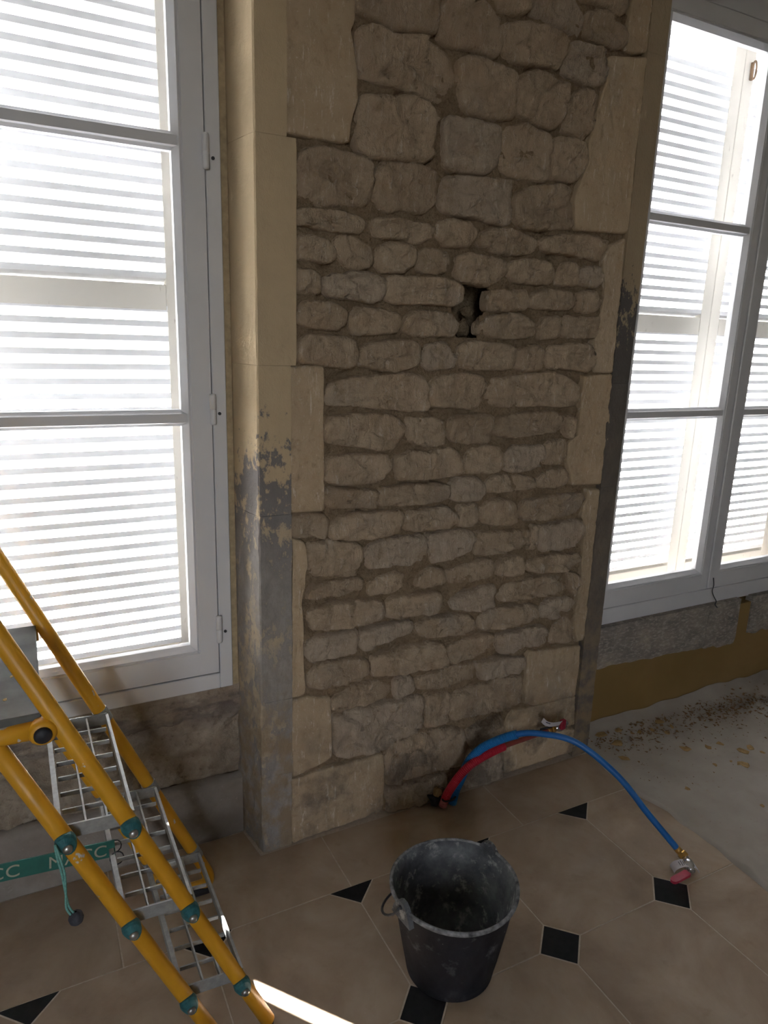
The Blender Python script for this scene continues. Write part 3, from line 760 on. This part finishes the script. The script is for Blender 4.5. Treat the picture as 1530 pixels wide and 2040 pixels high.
# ---------------------------------------------------------------- louvred shutters outside
P_ = .03765
def shutter(x0, x1, meet, label, latch=False):
    """meet: 'l' or 'r' is the side with the narrow meeting stile"""
    r = empty('louvred_shutter', ((x0 + x1) / 2, .30, .50), label, 'shutter', 'white louvred shutters outside the windows')
    wl, wr = (.055, .070) if meet == 'l' else (.070, .055)
    y0, y1, zb, zt = .283, .320, .50, 2.66
    box('stile', x0, x0 + wl, y0, y1, zb, zt, 'shutter_old', r, .002)
    box('stile', x1 - wr, x1, y0, y1, zb, zt, 'shutter_old', r, .002)
    a, b_ = x0 + wl, x1 - wr
    box('rail', a, b_, y0, y1, zb, .568, 'shutter_old', r, .002)
    box('rail', a, b_, y0, y1, 1.532, 1.598, 'shutter_old', r, .002)
    box('rail', a, b_, y0, y1, 2.575, zt, 'shutter_old', r, .002)
    first = None
    zs = [.597 + i * .03785 for i in range(26)] + [1.628 + i * .0377 for i in range(26)]
    for z in zs:
        # slats slope down towards the street: inner edge high, outer edge low
        t = .0155
        prof = [(y0 + .001, z), (y0 + .001, z - t), (y1 + .002, z - .008 - .0205), (y1 + .002, z - .0205)]
        if first is None:
            V, F = prism_v(prof, a - .004, b_ + .004, lambda u, v_, h: (h, u, v_))
            first = obj('slat', V, F, 'shutter_paint', r); fz = z
        else:
            o = first.copy(); COL.objects.link(o); o.parent = r; o.location = first.location + Vector((0, 0, z - fz))
            o.rotation_euler = (random.uniform(-.02, .02), random.uniform(-.0035, .0035), 0)
    if x1 < -.2:
        box('sun_block_strip', x1 - .018, x1 + .068, y1 + .009, y1 + .017, zb, 1.70, 'shutter_old', r, .002)  # unseen strip added to block sun through the lower part of the gap
    if latch:
        v, f = join([box_v(2.432, 2.446, .276, .284, 2.452, 2.512, .002), tube_v([Vector((2.439 + .011 * math.cos(t), .270, 2.484 + .030 * math.sin(t))) for t in [i * math.pi / 8 for i in range(17)]], .0035, 8)])
        obj('latch', v, f, 'rust', r)
    return r
shutter(-.245, .362, 'l', 'white louvred shutter behind the left window, beside the stone pier')
shutter(-.905, -.295, 'r', 'white louvred shutter of the left window, the leaf past the photograph\'s left edge')
shutter(1.765, 2.4005, 'r', 'white louvred shutter behind the right window, leaf next to the stone pier')
shutter(2.4025, 3.045, 'l', 'white louvred shutter behind the right window, rightmost leaf with a rusty latch', True)
for a, b_ in ((-.945, -.905), (.362, .43), (1.725, 1.765), (3.045, 3.10)):
    box('trim_1', a, b_, .275, .34, .3, 2.66, 'plaster', kind='structure')
for a, b_, zz in ((-.945, .42, .489), (1.74, 3.10, .432)):
    box('trim_2', a, b_, .19, .50, zz - .06, zz + .008, 'sill_stone', kind='structure')

# ---------------------------------------------------------------- yellow step ladder
lad = empty('step_ladder', (.10, -.28, 0), 'yellow tubular step ladder with aluminium grating treads by the left window', 'ladder')
ST = Vector((.0991, -.0057, -.2235))                      # one tread down
A1, B1 = Vector((-.066, -.484, .585)), Vector((.044, -.491, .585))
C1, D1 = Vector((.038, -.065, .585)), Vector((-.072, -.058, .585))
RT = .0158
def arc(p0, corner, p1, n=7):
    return [p0 * (1 - t) ** 2 + corner * 2 * t * (1 - t) + p1 * t * t for t in [i / n for i in range(n + 1)]]
def side(top_a, top_b, near):
    """two parallel tubes joined by a bend at the floor"""
    a1, b1 = (A1, B1) if near else (D1, C1)
    # bend: both tubes run down to z ~ .05 and curve into each other
    def at(p, z): return p + ST * ((p.z - z) / .2235)
    lo = RT + .012
    ua, ub = at(a1, .075), at(b1, .075)
    ca, cb = at(a1, lo), at(b1, lo)
    mid = (ca + cb) / 2
    path = [b1 + ST * top_b, b1, at(b1, .2), ub] + arc(ub, cb, mid.lerp(cb, .25))[1:] + [mid.lerp(ca, .25)] + arc(mid.lerp(ca, .25), ca, ua)[1:] + [at(a1, .2), a1, a1 + ST * top_a]
    tube('side_tube', path, RT, 'yellow_paint', lad, 16)
    v, f = lathe_v(mid - Vector((.045, 0, 0)) - Vector((0, 0, .0)), [(.0, 0), (RT + .004, .001), (RT + .004, .089), (0, .09)], 14, (1, 0, 0))
    v = [Vector((q.x, q.y, max(q.z - .006, .0005))) for q in v]
    obj('rubber_foot', v, f, 'black_rubber', lad, smooth=False)
side(-1.0, -3.2, False)
for p, tp in ((A1, -1.0), (B1, -3.2)):
    tube('side_tube', [p + ST * tp, p, p + ST, p + ST * 2, p + ST * ((p.z - .010) / .2235)], RT, 'yellow_paint', lad, 16)
    q = p + ST * ((p.z - .012) / .2235)
    v, f = lathe_v((q.x, q.y, .0005), [(0, 0), (RT - .002, 0), (RT - .002, .006), (RT - .004, .02), (0, .02)], 14); obj('rubber_foot', v, f, 'black_rubber', lad)
# pivot bracket on the near side, level with the platform
A0, B0 = A1 - ST, B1 - ST
tube('bracket', [A0 + Vector((-.03, 0, -.004)), A0, B0 + Vector((-.028, 0, .004))], .0165, 'yellow_paint', lad, 14)
cp = Vector((-.088, -.503, .815)) 
pv = B0 + Vector((-.030, -.004, .003))
v, f = lathe_v(pv + Vector((0, .02, 0)), [(0, 0), (.021, .002), (.023, .03), (.018, .037), (0, .038)], 18, (0, -1, 0)); obj('pivot_boss', v, f, 'yellow_paint', lad, smooth=True)
v, f = lathe_v(pv + Vector((0, -.017, 0)), [(0, 0), (.0145, 0), (.0145, .004), (.011, .008), (0, .009)], 18, (0, -1, 0)); obj('pivot_cap', v, f, 'black_rubber', lad, smooth=True)
tube('bracket', [D1 - ST + Vector((-.03, 0, -.004)), D1 - ST, C1 - ST + Vector((-.02, 0, .004))], .0165, 'yellow_paint', lad, 14)
# treads
def bar(p, q, w, h, up=Vector((0, 0, 1))):
    p, q = Vector(p), Vector(q); t = (q - p).normalized(); s = t.cross(up).normalized() * (w / 2); u = up * (h / 2)
    V = [p - s - u, p + s - u, p + s + u, p - s + u, q - s - u, q + s - u, q + s + u, q - s + u]
    return V, [(0, 1, 2, 3), (7, 6, 5, 4), (0, 4, 5, 1), (1, 5, 6, 2), (2, 6, 7, 3), (3, 7, 4, 0)]
for kk in range(3):
    o = ST * kk; a, b_, c, d = A1 + o, B1 + o, C1 + o, D1 + o
    iny = Vector((0, .020, 0))
    fa, fb, fc, fd = a + iny, b_ + iny, c - iny, d - iny
    ex = Vector((.008, 0, 0)); up = Vector((0, 0, .012))
    for nm, p, q, w, h in (('tread_end', fa - ex, fb + ex, .004, .028), ('tread_end', fd - ex, fc + ex, .004, .028),
                           ('tread_edge', fa - ex, fd - ex, .010, .024), ('tread_edge', fb + ex, fc + ex, .006, .024)):
        v, f = bar(p + up * 0, q + up * 0, w, h); obj(nm, v, f, 'aluminium', lad)
    for t in (1 / 3, 2 / 3):
        v, f = bar(fa.lerp(fb, t) + up * .3, fd.lerp(fc, t) + up * .3, .0035, .016); obj('grating_bar', v, f, 'aluminium', lad)
    for q in range(1, 7):
        t = q / 7
        v, f = bar(fa.lerp(fd, t) + up * .35, fb.lerp(fc, t) + up * .35, .0035, .009); obj('grating_bar', v, f, 'aluminium', lad)
    # teal saddle washers and bolts on the outer faces, grey clips on the far tubes
    dn = ST.normalized()
    for p in (a, b_):
        out = Vector((0, -1, 0))
        V, F = [], []
        n = 18
        for ring, (r, yy) in enumerate(((.0205, .006), (.0205, -.004), (.0175, -.009), (.006, -.0105))):
            for s in range(n):
                an = 2 * math.pi * s / n
                side_ = Vector((-dn.z, 0, dn.x)); rad = dn * math.cos(an) * r * 1.05 + side_ * math.sin(an) * r * .86
                wrap = (math.sin(an) ** 2) * .007 if ring < 3 else 0
                V.append(p + rad + Vector((0, -RT + .001 + yy + wrap, 0)))
        for r in range(3):
            for s in range(n):
                t = (s + 1) % n; F.append((r * n + s, r * n + t, (r + 1) * n + t, (r + 1) * n + s))
        F.append(tuple(3 * n + s for s in range(n)))
        wsh = obj('washer', V, F, 'teal_plastic', lad, smooth=False)
        v, f = lathe_v(p + Vector((.002, -RT - .008, -.004)), [(0, 0), (.0085, 0), (.0082, .004), (.005, .0065), (0, .007)], 14, (0, -1, 0))
        obj('bolt', v, f, 'steel', wsh, smooth=True)
    for p in (c, d):
        v, f = tube_v([p + Vector((0, 0, 0)) - dn * .016, p + dn * .016], RT + .0022, 14); obj('clip', v, f, 'aluminium', lad)
# platform board
xr = -.085
brd = box('platform', -.62, xr, -.482, -.075, .822, .840, 'board', lad, .002)
# name band tied to the middle tread, with its print
bx0, bx1, by = -.42, .030, -.272
def bz(x): return .3715 + (.030 - x) * .075
V = []
for x in (bx0, bx1):
    for y in (by, by + .003):
        for dz in (-.0205, .0205): V.append((x, y, bz(x) + dz))
band = obj('name_band', V, box_v(0, 1, 0, 1, 0, 1)[1], 'teal_band', lad)
def text_mesh(name, s, size, loc, rot, mat, parent, ext=.0004):
    cu = bpy.data.curves.new('t', 'FONT'); cu.body = s; cu.size = size; cu.extrude = ext; cu.space_character = 1.05
    t = bpy.data.objects.new('t', cu); COL.objects.link(t); bpy.context.view_layer.update()
    me = bpy.data.meshes.new_from_object(t.evaluated_get(bpy.context.evaluated_depsgraph_get()))
    bpy.data.objects.remove(t); bpy.data.curves.remove(cu)
    me.materials.clear(); me.materials.append(M[mat])
    o = bpy.data.objects.new(name, me); COL.objects.link(o)
    o.parent = parent; pl = wloc(parent)
    o.location = Vector(loc) - pl; o.rotation_euler = rot
    return o
for s, x in (('MACC', -.272), ('MACC', -.104)):
    text_mesh('lettering', s, .040, (x, by - .0006, bz(x) - .014), (math.radians(90), math.radians(4.3), 0), 'cream_print', band)
for x in (.031,):
    for dz in (-.02, .02):
        p0 = Vector((.031, by - .01, .3725 + dz * .2))
        v, f = tube_v([Vector((.031 + .014 * math.cos(t), by + dz, .361 + .016 * math.sin(t))) for t in [i * math.pi / 6 for i in range(13)]], .0014, 6); obj('wire_tie', v, f, 'dark_metal', lad)
# cord with rubber ball hanging from the upper near bolt
cd = [(-.083, -.505, .594), (-.082, -.512, .575), (-.077, -.513, .54), (-.074, -.513, .50), (-.071, -.513, .468), (-.064, -.513, .450)]
tube('cord', spline(cd, 5), .0022, 'teal_cord', lad, 7)
tube('cord', spline([(p[0] + .005 * math.sin(i), p[1] - .003, p[2]) for i, p in enumerate(cd)], 5), .0022, 'teal_cord', lad, 7)
v, f = lathe_v((-.0605, -.513, .4235), [(0, 0), (.007, .0015), (.0115, .006), (.0135, .0135), (.0115, .021), (.007, .0255), (.002, .027)], 16)
obj('stop_ball', v, f, 'ball_rubber', lad, smooth=True)
# crumbs of plaster lying on the platform
def chip(name, x, y, z, r, mat, seed, flat=.35):
    rs = random.Random(seed); n = 7; V = []; F = []
    an = [2 * math.pi * (i + rs.uniform(-.25, .25)) / n for i in range(n)]; rr = [r * rs.uniform(.55, 1.15) for _ in range(n)]
    st = rs.uniform(.6, 1.0); ro = rs.uniform(0, 3.1)
    for lv, sc in ((0, .9), (.55, 1), (1, .7)):
        for i in range(n):
            u, w_ = rr[i] * sc * math.cos(an[i]), rr[i] * sc * st * math.sin(an[i])
            V.append((x + u * math.cos(ro) - w_ * math.sin(ro), y + u * math.sin(ro) + w_ * math.cos(ro), z + r * flat * lv * rs.uniform(.7, 1.1)))
    for q in range(2):
        for i in range(n):
            j = (i + 1) % n; F.append((q * n + i, q * n + j, (q + 1) * n + j, (q + 1) * n + i))
    F.append(tuple(range(n))[::-1]); F.append(tuple(2 * n + i for i in range(n)))
    return obj(name, V, F, mat)
for q, (x, y, r) in enumerate(((-.17, -.33, .008), (-.155, -.345, .007), (-.185, -.34, .006), (-.13, -.32, .005), (-.14, -.41, .005))):
    tag(chip('plaster_crumb', x, y, .8402, r, 'flake', 50 + q), 'small ochre plaster crumb lying on the ladder\'s grey platform board', 'debris', 'crumbs on the ladder platform')

# ---------------------------------------------------------------- mason's bucket
BX, BY, BH, BR, BB = .742, -.552, .242, .152, .105
buc = empty('bucket', (BX, BY, 0), 'black rubber builder\'s bucket caked with pale mortar, standing on the tiled floor', 'bucket')
def wob(an, k_): return 1 + k_ * (.012 * math.cos(2 * an + .6) + .006 * math.cos(3 * an))
def bowl(prof, seg=64):
    V, F = [], []
    for r, h in prof:
        kk = h / BH
        for s in range(seg):
            an = 2 * math.pi * s / seg; q = r * wob(an, kk)
            V.append((BX + q * math.cos(an), BY + q * math.sin(an), h + .0025 * kk * math.sin(2 * an + 1)))
    for i in range(len(prof) - 1):
        for s in range(seg):
            t = (s + 1) % seg; F.append((i * seg + s, i * seg + t, (i + 1) * seg + t, (i + 1) * seg + s))
    return V, F, seg
pr = [(BB - .008, .001), (BB, .005), (BB + .004, .03)] + [(BB + (BR - .006 - BB) * t, BH * t) for t in (.25, .4, .55, .7, .85, .93)]
V, F, sg = bowl(pr); F.append(tuple(range(sg)))
obj('body', V, F, 'bucket_rubber', buc, smooth=True)
pi_ = [(BR - .009, BH * .985)] + [(BB + (BR - .006 - BB) * t - .004, BH * t) for t in (.9, .75, .55, .35, .2)] + [(BB - .006, .03), (BB - .03, .012), (.03, .009)]
V, F, sg = bowl(pi_); F.append(tuple((len(pi_) - 1) * sg + s for s in range(sg)))
obj('inner_wall', V, F, 'bucket_inside', buc, smooth=True)
V, F, sg = bowl([(BR - .0095, BH * .925), (BR - .004, BH * .945), (BR - .0005, BH * .965), (BR - .0005, BH * .988), (BR - .003, BH), (BR - .007, BH * .996), (BR - .009, BH * .98)])
obj('rim', V, F, 'bucket_rim', buc, smooth=True)
for an in (math.radians(187), math.radians(22)):
    d = Vector((math.cos(an), math.sin(an), 0)); s = Vector((-d.y, d.x, 0)); p = Vector((BX, BY, BH)) + d * (BR - .004)
    # moulded ear standing above the rim, a dark disc painting the handle hole's shade
    prof = [(-.035, -.03), (.035, -.03), (.026, -.004), (.016, .010), (.007, .017), (-.007, .017), (-.016, .010), (-.026, -.004)]
    V, F = prism_v(prof, -.006, .007, lambda u, w_, h: p + s * u + Vector((0, 0, w_)) + d * h); obj('ear', V, F, 'bucket_inside', buc)
    v, f = lathe_v(p + d * .0071 + Vector((0, 0, .004)), [(0, 0), (.005, 0), (.005, .002), (0, .002)], 12, d); obj('ear_hole_disc', v, f, 'black_rubber', buc)
an0, an1 = math.radians(187), math.radians(22)
pa = Vector((BX + math.cos(an0) * (BR + .008), BY + math.sin(an0) * (BR + .008), BH + .004)); pb = Vector((BX + math.cos(an1) * (BR + .008), BY + math.sin(an1) * (BR + .008), BH + .004))
mid = (pa + pb) / 2; half = (pb - pa) / 2; perp = Vector((-half.y, half.x, 0)).normalized()
hp = [mid - half * math.cos(t) + perp * (.148 * math.sin(t)) + Vector((0, 0, -.13 * math.sin(t) ** .7)) for t in [math.pi * i / 24 for i in range(25)]]
hp = [pa - (pa - mid).normalized() * .02] + hp + [pb - (pb - mid).normalized() * .02]
tube('handle', hp, .003, 'dark_metal', buc, 8)

# ---------------------------------------------------------------- water pipes
def ribbed(name, pts, r, mat, parent, pitch=.0055):
    P = spline(pts, 40); L = [0]
    for i in range(1, len(P)): L.append(L[-1] + (P[i] - P[i - 1]).length)
    n = int(L[-1] / pitch) * 4; out = []; q = 0
    for i in range(n + 1):
        t = L[-1] * i / n
        while q < len(L) - 2 and L[q + 1] < t: q += 1
        out.append(P[q].lerp(P[q + 1], (t - L[q]) / max(L[q + 1] - L[q], 1e-9)))
    v, f = tube_v(out, lambda i: r if i % 4 in (0, 1) else r * .86, 14)
    return obj(name, v, f, mat, parent, smooth=False)
def cyl_along(name, p, d, prof, mat, parent, seg=14, smooth=False):
    v, f = lathe_v(p, prof, seg, d); return obj(name, v, f, mat, parent, smooth=smooth)
pb_ = empty('water_pipe', (1.066, -.034, 0), 'blue water pipe arching from the wall foot down to a valve on the floor', 'pipe')
blue = [(1.079, -.040, .002), (1.085, -.046, .052), (1.095, -.058, .100), (1.104, -0.074, 0.161), (1.123, -0.094, 0.210), (1.149, -0.122, 0.249), (1.205, -0.182, 0.303), (1.257, -0.237, 0.322), (1.328, -0.313, 0.316), (1.413, -0.403, 0.237), (1.479, -0.473, 0.135), (1.522, -0.519, 0.071), (1.542, -0.541, 0.041)]
BL = spline(blue, 8)
tube('pipe', BL[6:], .0095, 'blue_pipe', pb_, 16)
ribbed('sleeve', [tuple(p) for p in BL[:51:3]], .0140, 'blue_sleeve', pb_)
e = Vector((1.542, -.541, .041)); d = Vector((.30, -.42, -.42)).normalized()
d = Vector((.20, -.86, -.46)).normalized()
cyl_along('ferrule', e - d * .006, d, [(0, 0), (.0105, 0), (.0105, .020), (0, .020)], 'brass', pb_, 18, True)
cyl_along('nut', e + d * .013, d, [(0, 0), (.0125, 0), (.0145, .003), (.0145, .015), (.012, .018), (0, .018)], 'brass', pb_, 6)
def valve(parent, p, axis, lev, up, tagpts, stem):
    """small ball valve: body, stem, lever and a wrapped paper tag"""
    axis = Vector(axis).normalized()
    cyl_along('valve_body', p, axis, [(0, 0), (.0115, 0), (.0115, .012), (.015, .016), (.0165, .026), (.015, .036), (.0115, .040), (.0115, .050), (0, .050)], 'chrome', parent, 18, True)
    return
valve(pb_, e + d * .028, Vector((-.45, -.88, -.12)), None, None, None, None)
c0 = e + d * .056
# paper tag folded over the valve like a short arch
s = Vector((.905, -.425, 0)).normalized()
def arch_tag(parent, c, s, fw, r, w, a0, a1, name='paper_tag'):
    V = []; F = []; n_ = 14
    for i in range(n_ + 1):
        a = a0 + (a1 - a0) * i / n_
        for rr in (r, r + .0012):
            for q in (-w / 2, w / 2): V.append(c + s * (rr * math.cos(a)) + Vector((0, 0, rr * math.sin(a) * .62)) + fw * q)
    for i in range(n_):
        o_ = i * 4
        for x, y in ((0, 1), (1, 3), (3, 2), (2, 0)): F.append((o_ + x, o_ + y, o_ + 4 + y, o_ + 4 + x))
    F.append((0, 1, 3, 2)); F.append((n_ * 4, n_ * 4 + 1, n_ * 4 + 3, n_ * 4 + 2))
    return obj(name, V, F, 'tag_white', parent)
fw = Vector((.425, .905, 0)).normalized()
sc_ = Vector((1.524, -.590, .010))
tg = arch_tag(pb_, sc_ + fw * .004, s, fw, .036, .030, math.radians(2), math.radians(178))
# printed lines on the tag
for q, (a, ln) in enumerate(((100, .016), (108, .020), (118, .014))):
    a = math.radians(a); p = sc_ + fw * .004 + s * (.0378 * math.cos(a)) + Vector((0, 0, .0378 * math.sin(a) * .62))
    v, f = bar(p - fw * ln / 2, p + fw * ln / 2, .0016, .0006, Vector((math.cos(a) * s.x, math.cos(a) * s.y, math.sin(a))).normalized()); obj('print', v, f, 'tag_ink', tg)
cyl_along('stem', sc_ + s * .012 - fw * .008 + Vector((0, 0, .010)), -fw, [(0, 0), (.007, 0), (.007, .008), (.004, .012), (0, .012)], 'chrome', pb_, 12)
lp = Vector((1.508, -.612, .016)); lq = lp + Vector((-.083, -.004, 0))
V, F = [], []
t = (lq - lp).normalized(); sd = Vector((-t.y, t.x, 0))
for u, wd in ((0, .0085), (.004, .0105), (.055, .0105), (.066, .009), (.0715, .004)):
    for hh in (.016, .024):
        for q in (-1, 1): V.append(lp + t * u + sd * wd * q + Vector((0, 0, hh - .010)))
for i in range(4):
    o_ = i * 4
    for x, y in ((0, 1), (1, 3), (3, 2), (2, 0)): F.append((o_ + x, o_ + y, o_ + 4 + y, o_ + 4 + x))
F.append((0, 1, 3, 2)); F.append((16, 17, 19, 18))
obj('lever', V, F, 'lever_red', pb_)

pr_ = empty('water_pipe', (1.042, -.045, 0), 'red water pipe rising from the wall foot in a corrugated sleeve, ending against the stones', 'pipe')
red = [(1.035, -0.050, 0.014), (1.039, -0.058, 0.044), (1.048, -0.068, 0.082), (1.077, -0.097, 0.159), (1.136, -0.105, 0.195), (1.227, -0.095, 0.204), (1.346, -0.068, 0.189), (1.458, -0.045, 0.175)]
RL = spline(red, 8)
tube('pipe', RL[10:], .0085, 'red_pipe', pr_, 14)
ribbed('sleeve', [tuple(p) for p in RL[7:43:3]], .0140, 'red_sleeve', pr_)
ribbed('sleeve_foot', [tuple(p) for p in RL[0:9:2]], .0135, 'faded_sleeve', pr_)
e = Vector((1.452, -.045, .175)); d = Vector((1, .06, .02)).normalized()
cyl_along('ferrule', e, d, [(0, 0), (.0095, 0), (.0095, .022), (0, .022)], 'brass', pr_, 16, True)
cyl_along('nut', e + d * .020, d, [(0, 0), (.0125, 0), (.0140, .003), (.0140, .014), (.012, .017), (0, .017)], 'brass', pr_, 6)
valve(pr_, e + d * .034, d, None, None, None, None)
# lever handle wrapped by the paper tag, seen edge on
tp = [(1.425, -.048, .226), (1.437, -.054, .214), (1.455, -.058, .207), (1.478, -.060, .204), (1.500, -.060, .203)]
V, F = [], []
for x, y, z in spline(tp, 3):
    for dz in (-.011, .011):
        for dy in (0, .0012): V.append((x, y + dy - dz * .5, z + dz))
n_ = len(V) // 4
for i in range(n_ - 1):
    o_ = i * 4
    for x, y in ((0, 1), (1, 3), (3, 2), (2, 0)): F.append((o_ + x, o_ + y, o_ + 4 + y, o_ + 4 + x))
F.append((0, 1, 3, 2)); F.append((n_ * 4 - 4, n_ * 4 - 3, n_ * 4 - 1, n_ * 4 - 2))
tg = obj('paper_tag', V, F, 'tag_white', pr_)
v, f = bar((1.434, -.0565, .220), (1.450, -.0605, .2125), .001, .003); obj('print', v, f, 'tag_ink', tg)
v, f = box_v(1.498, 1.520, -.066, -.050, .176, .214, .004); obj('lever', v, f, 'lever_red', pr_)
v, f = box_v(1.422, 1.522, -.046, -.042, .182, .192, .001); obj('valve_plate', v, f, 'black_rubber', pr_)
cyl_along('stem', (1.525, -.048, .196), (0, -1, 0), [(0, 0), (.008, 0), (.008, .012), (.005, .016), (0, .016)], 'chrome', pr_, 12)
# cable tie and a lump of mortar gripping both pipes at the floor
tie = [Vector((1.054, -.056, .040)) + Vector((.030 * math.cos(t), .014 * math.sin(t) - .010 * math.cos(t) * -1, .012 * math.cos(t) * -.5)) for t in [i * math.pi / 10 for i in range(21)]]
ct = tube('cable_tie', tie, .0032, 'black_rubber', None, 8)
tag(ct, 'black cable tie holding the red and blue pipe sleeves together at the floor', 'cable tie')
def lump(name, x, y, z, r, mat, seed):
    bm = bmesh.new(); bmesh.ops.create_icosphere(bm, subdivisions=2, radius=r)
    for v_ in bm.verts: v_.co *= 1 + .55 * fbm(v_.co.x * 60 + seed, v_.co.y * 60, v_.co.z * 60, 2)
    V = [v_.co + Vector((x, y, z)) for v_ in bm.verts]; bm.verts.ensure_lookup_table()
    F = [[t.index for t in f_.verts] for f_ in bm.faces]; bm.free(); return obj(name, V, F, mat)
tag(lump('tar_lump', 1.022, -.022, .022, .022, 'black_rubber', 3), 'black lump of sealant at the wall foot beside the pipe sleeves', 'sealant')
tag(lump('mortar_lump', 1.026, -.026, .052, .013, 'flake', 9), 'pale mortar lump sitting on the black sealant by the pipes', 'mortar')

# ---------------------------------------------------------------- dust sheet and plaster debris on the right
def sheet_z(x, y):
    z = .006 + .006 * (fbm(x * 5 + y * 2, y * 4, 1.3, 3) + .4)
    u = x * .55 - y * .84
    z += .012 * math.exp(-((u - 1.47 - .03 * math.sin(y * 6)) / .02) ** 2) + .010 * math.exp(-((u - 1.70) / .018) ** 2)
    if y > .0: z += .10 * (y / .11) ** 2 * (.35 + .2 * fbm(x * 5, 3, 0, 2))
    return max(z, .0025)
def sheet_edge(y):
    return 1.688 + .018 * fbm(y * 5, 1.5, 0, 3) + .012 * math.sin(y * 9) + (.022 if y > -.02 else 0)
nx, ny = 100, 110; V = []; F = []
for j in range(ny + 1):
    y = -1.55 + 1.658 * j / ny; xe = sheet_edge(y)
    if y > -.005: xe = max(xe, 1.722)
    for i in range(nx + 1):
        t = i / nx; x = xe + (3.2 - xe) * t ** 1.15; z = sheet_z(x, y)
        if i == 0: z = .0008
        V.append((x, y, z))
for j in range(ny):
    for i in range(nx):
        a = j * (nx + 1) + i; F.append((a, a + 1, a + nx + 2, a + nx + 1))
sh = obj('dust_sheet', V, F, 'drop_sheet', smooth=True)
tag(sh, 'whitish dust sheet spread on the floor under the right window', 'dust sheet')
FL = [(2.219, -.268, .030), (2.276, -.253, .024), (2.151, -.323, .027), (1.858, -.32, .013), (2.138, -.177, .016), (2.205, -.179, .016), (2.14, -.28, .010), (2.064, -.27, .013), (2.05, -.151, .024), (1.98, .009, .018), (2.04, .002, .018), (2.113, .03, .022), (1.791, -.099, .024), (2.073, -.043, .015), (2.301, -.291, .011), (2.012, -.493, .010), (1.841, -.01, .026), (1.817, .05, .03), (1.904, .05, .022), (2.133, -.015, .018)]
for q, (x, y, r) in enumerate(FL):
    lb = {0: 'largest ochre plaster flake in the middle of the dust sheet', 3: 'lone plaster flake on the bare part of the dust sheet nearest its left edge',
          12: 'plaster flake on the dust sheet closest to the foot of the stone pier', 15: 'plaster flake lying furthest from the ochre wall'}.get(q, 'flat ochre plaster flake lying among the brown crumbs on the dust sheet')
    tag(chip('plaster_flake', x, y, sheet_z(x, y) - .0008, r, 'flake', 200 + q, .22), lb, 'plaster flake', 'plaster flakes on the dust sheet')
rs = random.Random(4); parts = []
def crumbs(n, fx):
    for _ in range(n):
        x, y, r = fx(); z = sheet_z(x, y)
        if x < sheet_edge(y) + .02: continue
        a = [Vector((rs.uniform(-1, 1), rs.uniform(-1, 1), rs.uniform(-.1, .5))) * r for _ in range(4)]
        b0 = [Vector((x + q.x, y + q.y, z + max(q.z, -.001))) for q in a]
        parts.append((b0, [(0, 1, 2), (0, 2, 3), (0, 3, 1), (1, 3, 2)]))
crumbs(620, lambda: (rs.uniform(1.75, 2.6), .06 - abs(rs.gauss(0, .10)), rs.uniform(.003, .012)))
crumbs(420, lambda: (rs.gauss(2.58, .14), rs.gauss(-.02, .04), rs.uniform(.003, .010)))
crumbs(260, lambda: (rs.uniform(1.75, 2.9), -abs(rs.gauss(0, .25)), rs.uniform(.0015, .005)))
v, f = join(parts); cr = obj('plaster_crumbs', v, f, 'crumb')
tag(cr, 'brown plaster crumbs scattered over the dust sheet along the ochre wall', 'debris', kind='stuff')
# dusty wire hanging at the foot of the right window
wr_ = tube('wire', spline([(2.432, .117, .553), (2.440, .1165, .52), (2.436, .1165, .495), (2.448, .114, .47), (2.452, .103, .452), (2.443, .099, .440), (2.456, .096, .425)], 6), .0022, 'dark_metal', None, 6)
tag(wr_, 'bent dusty wire hanging at the foot of the right window between its sashes', 'wire')
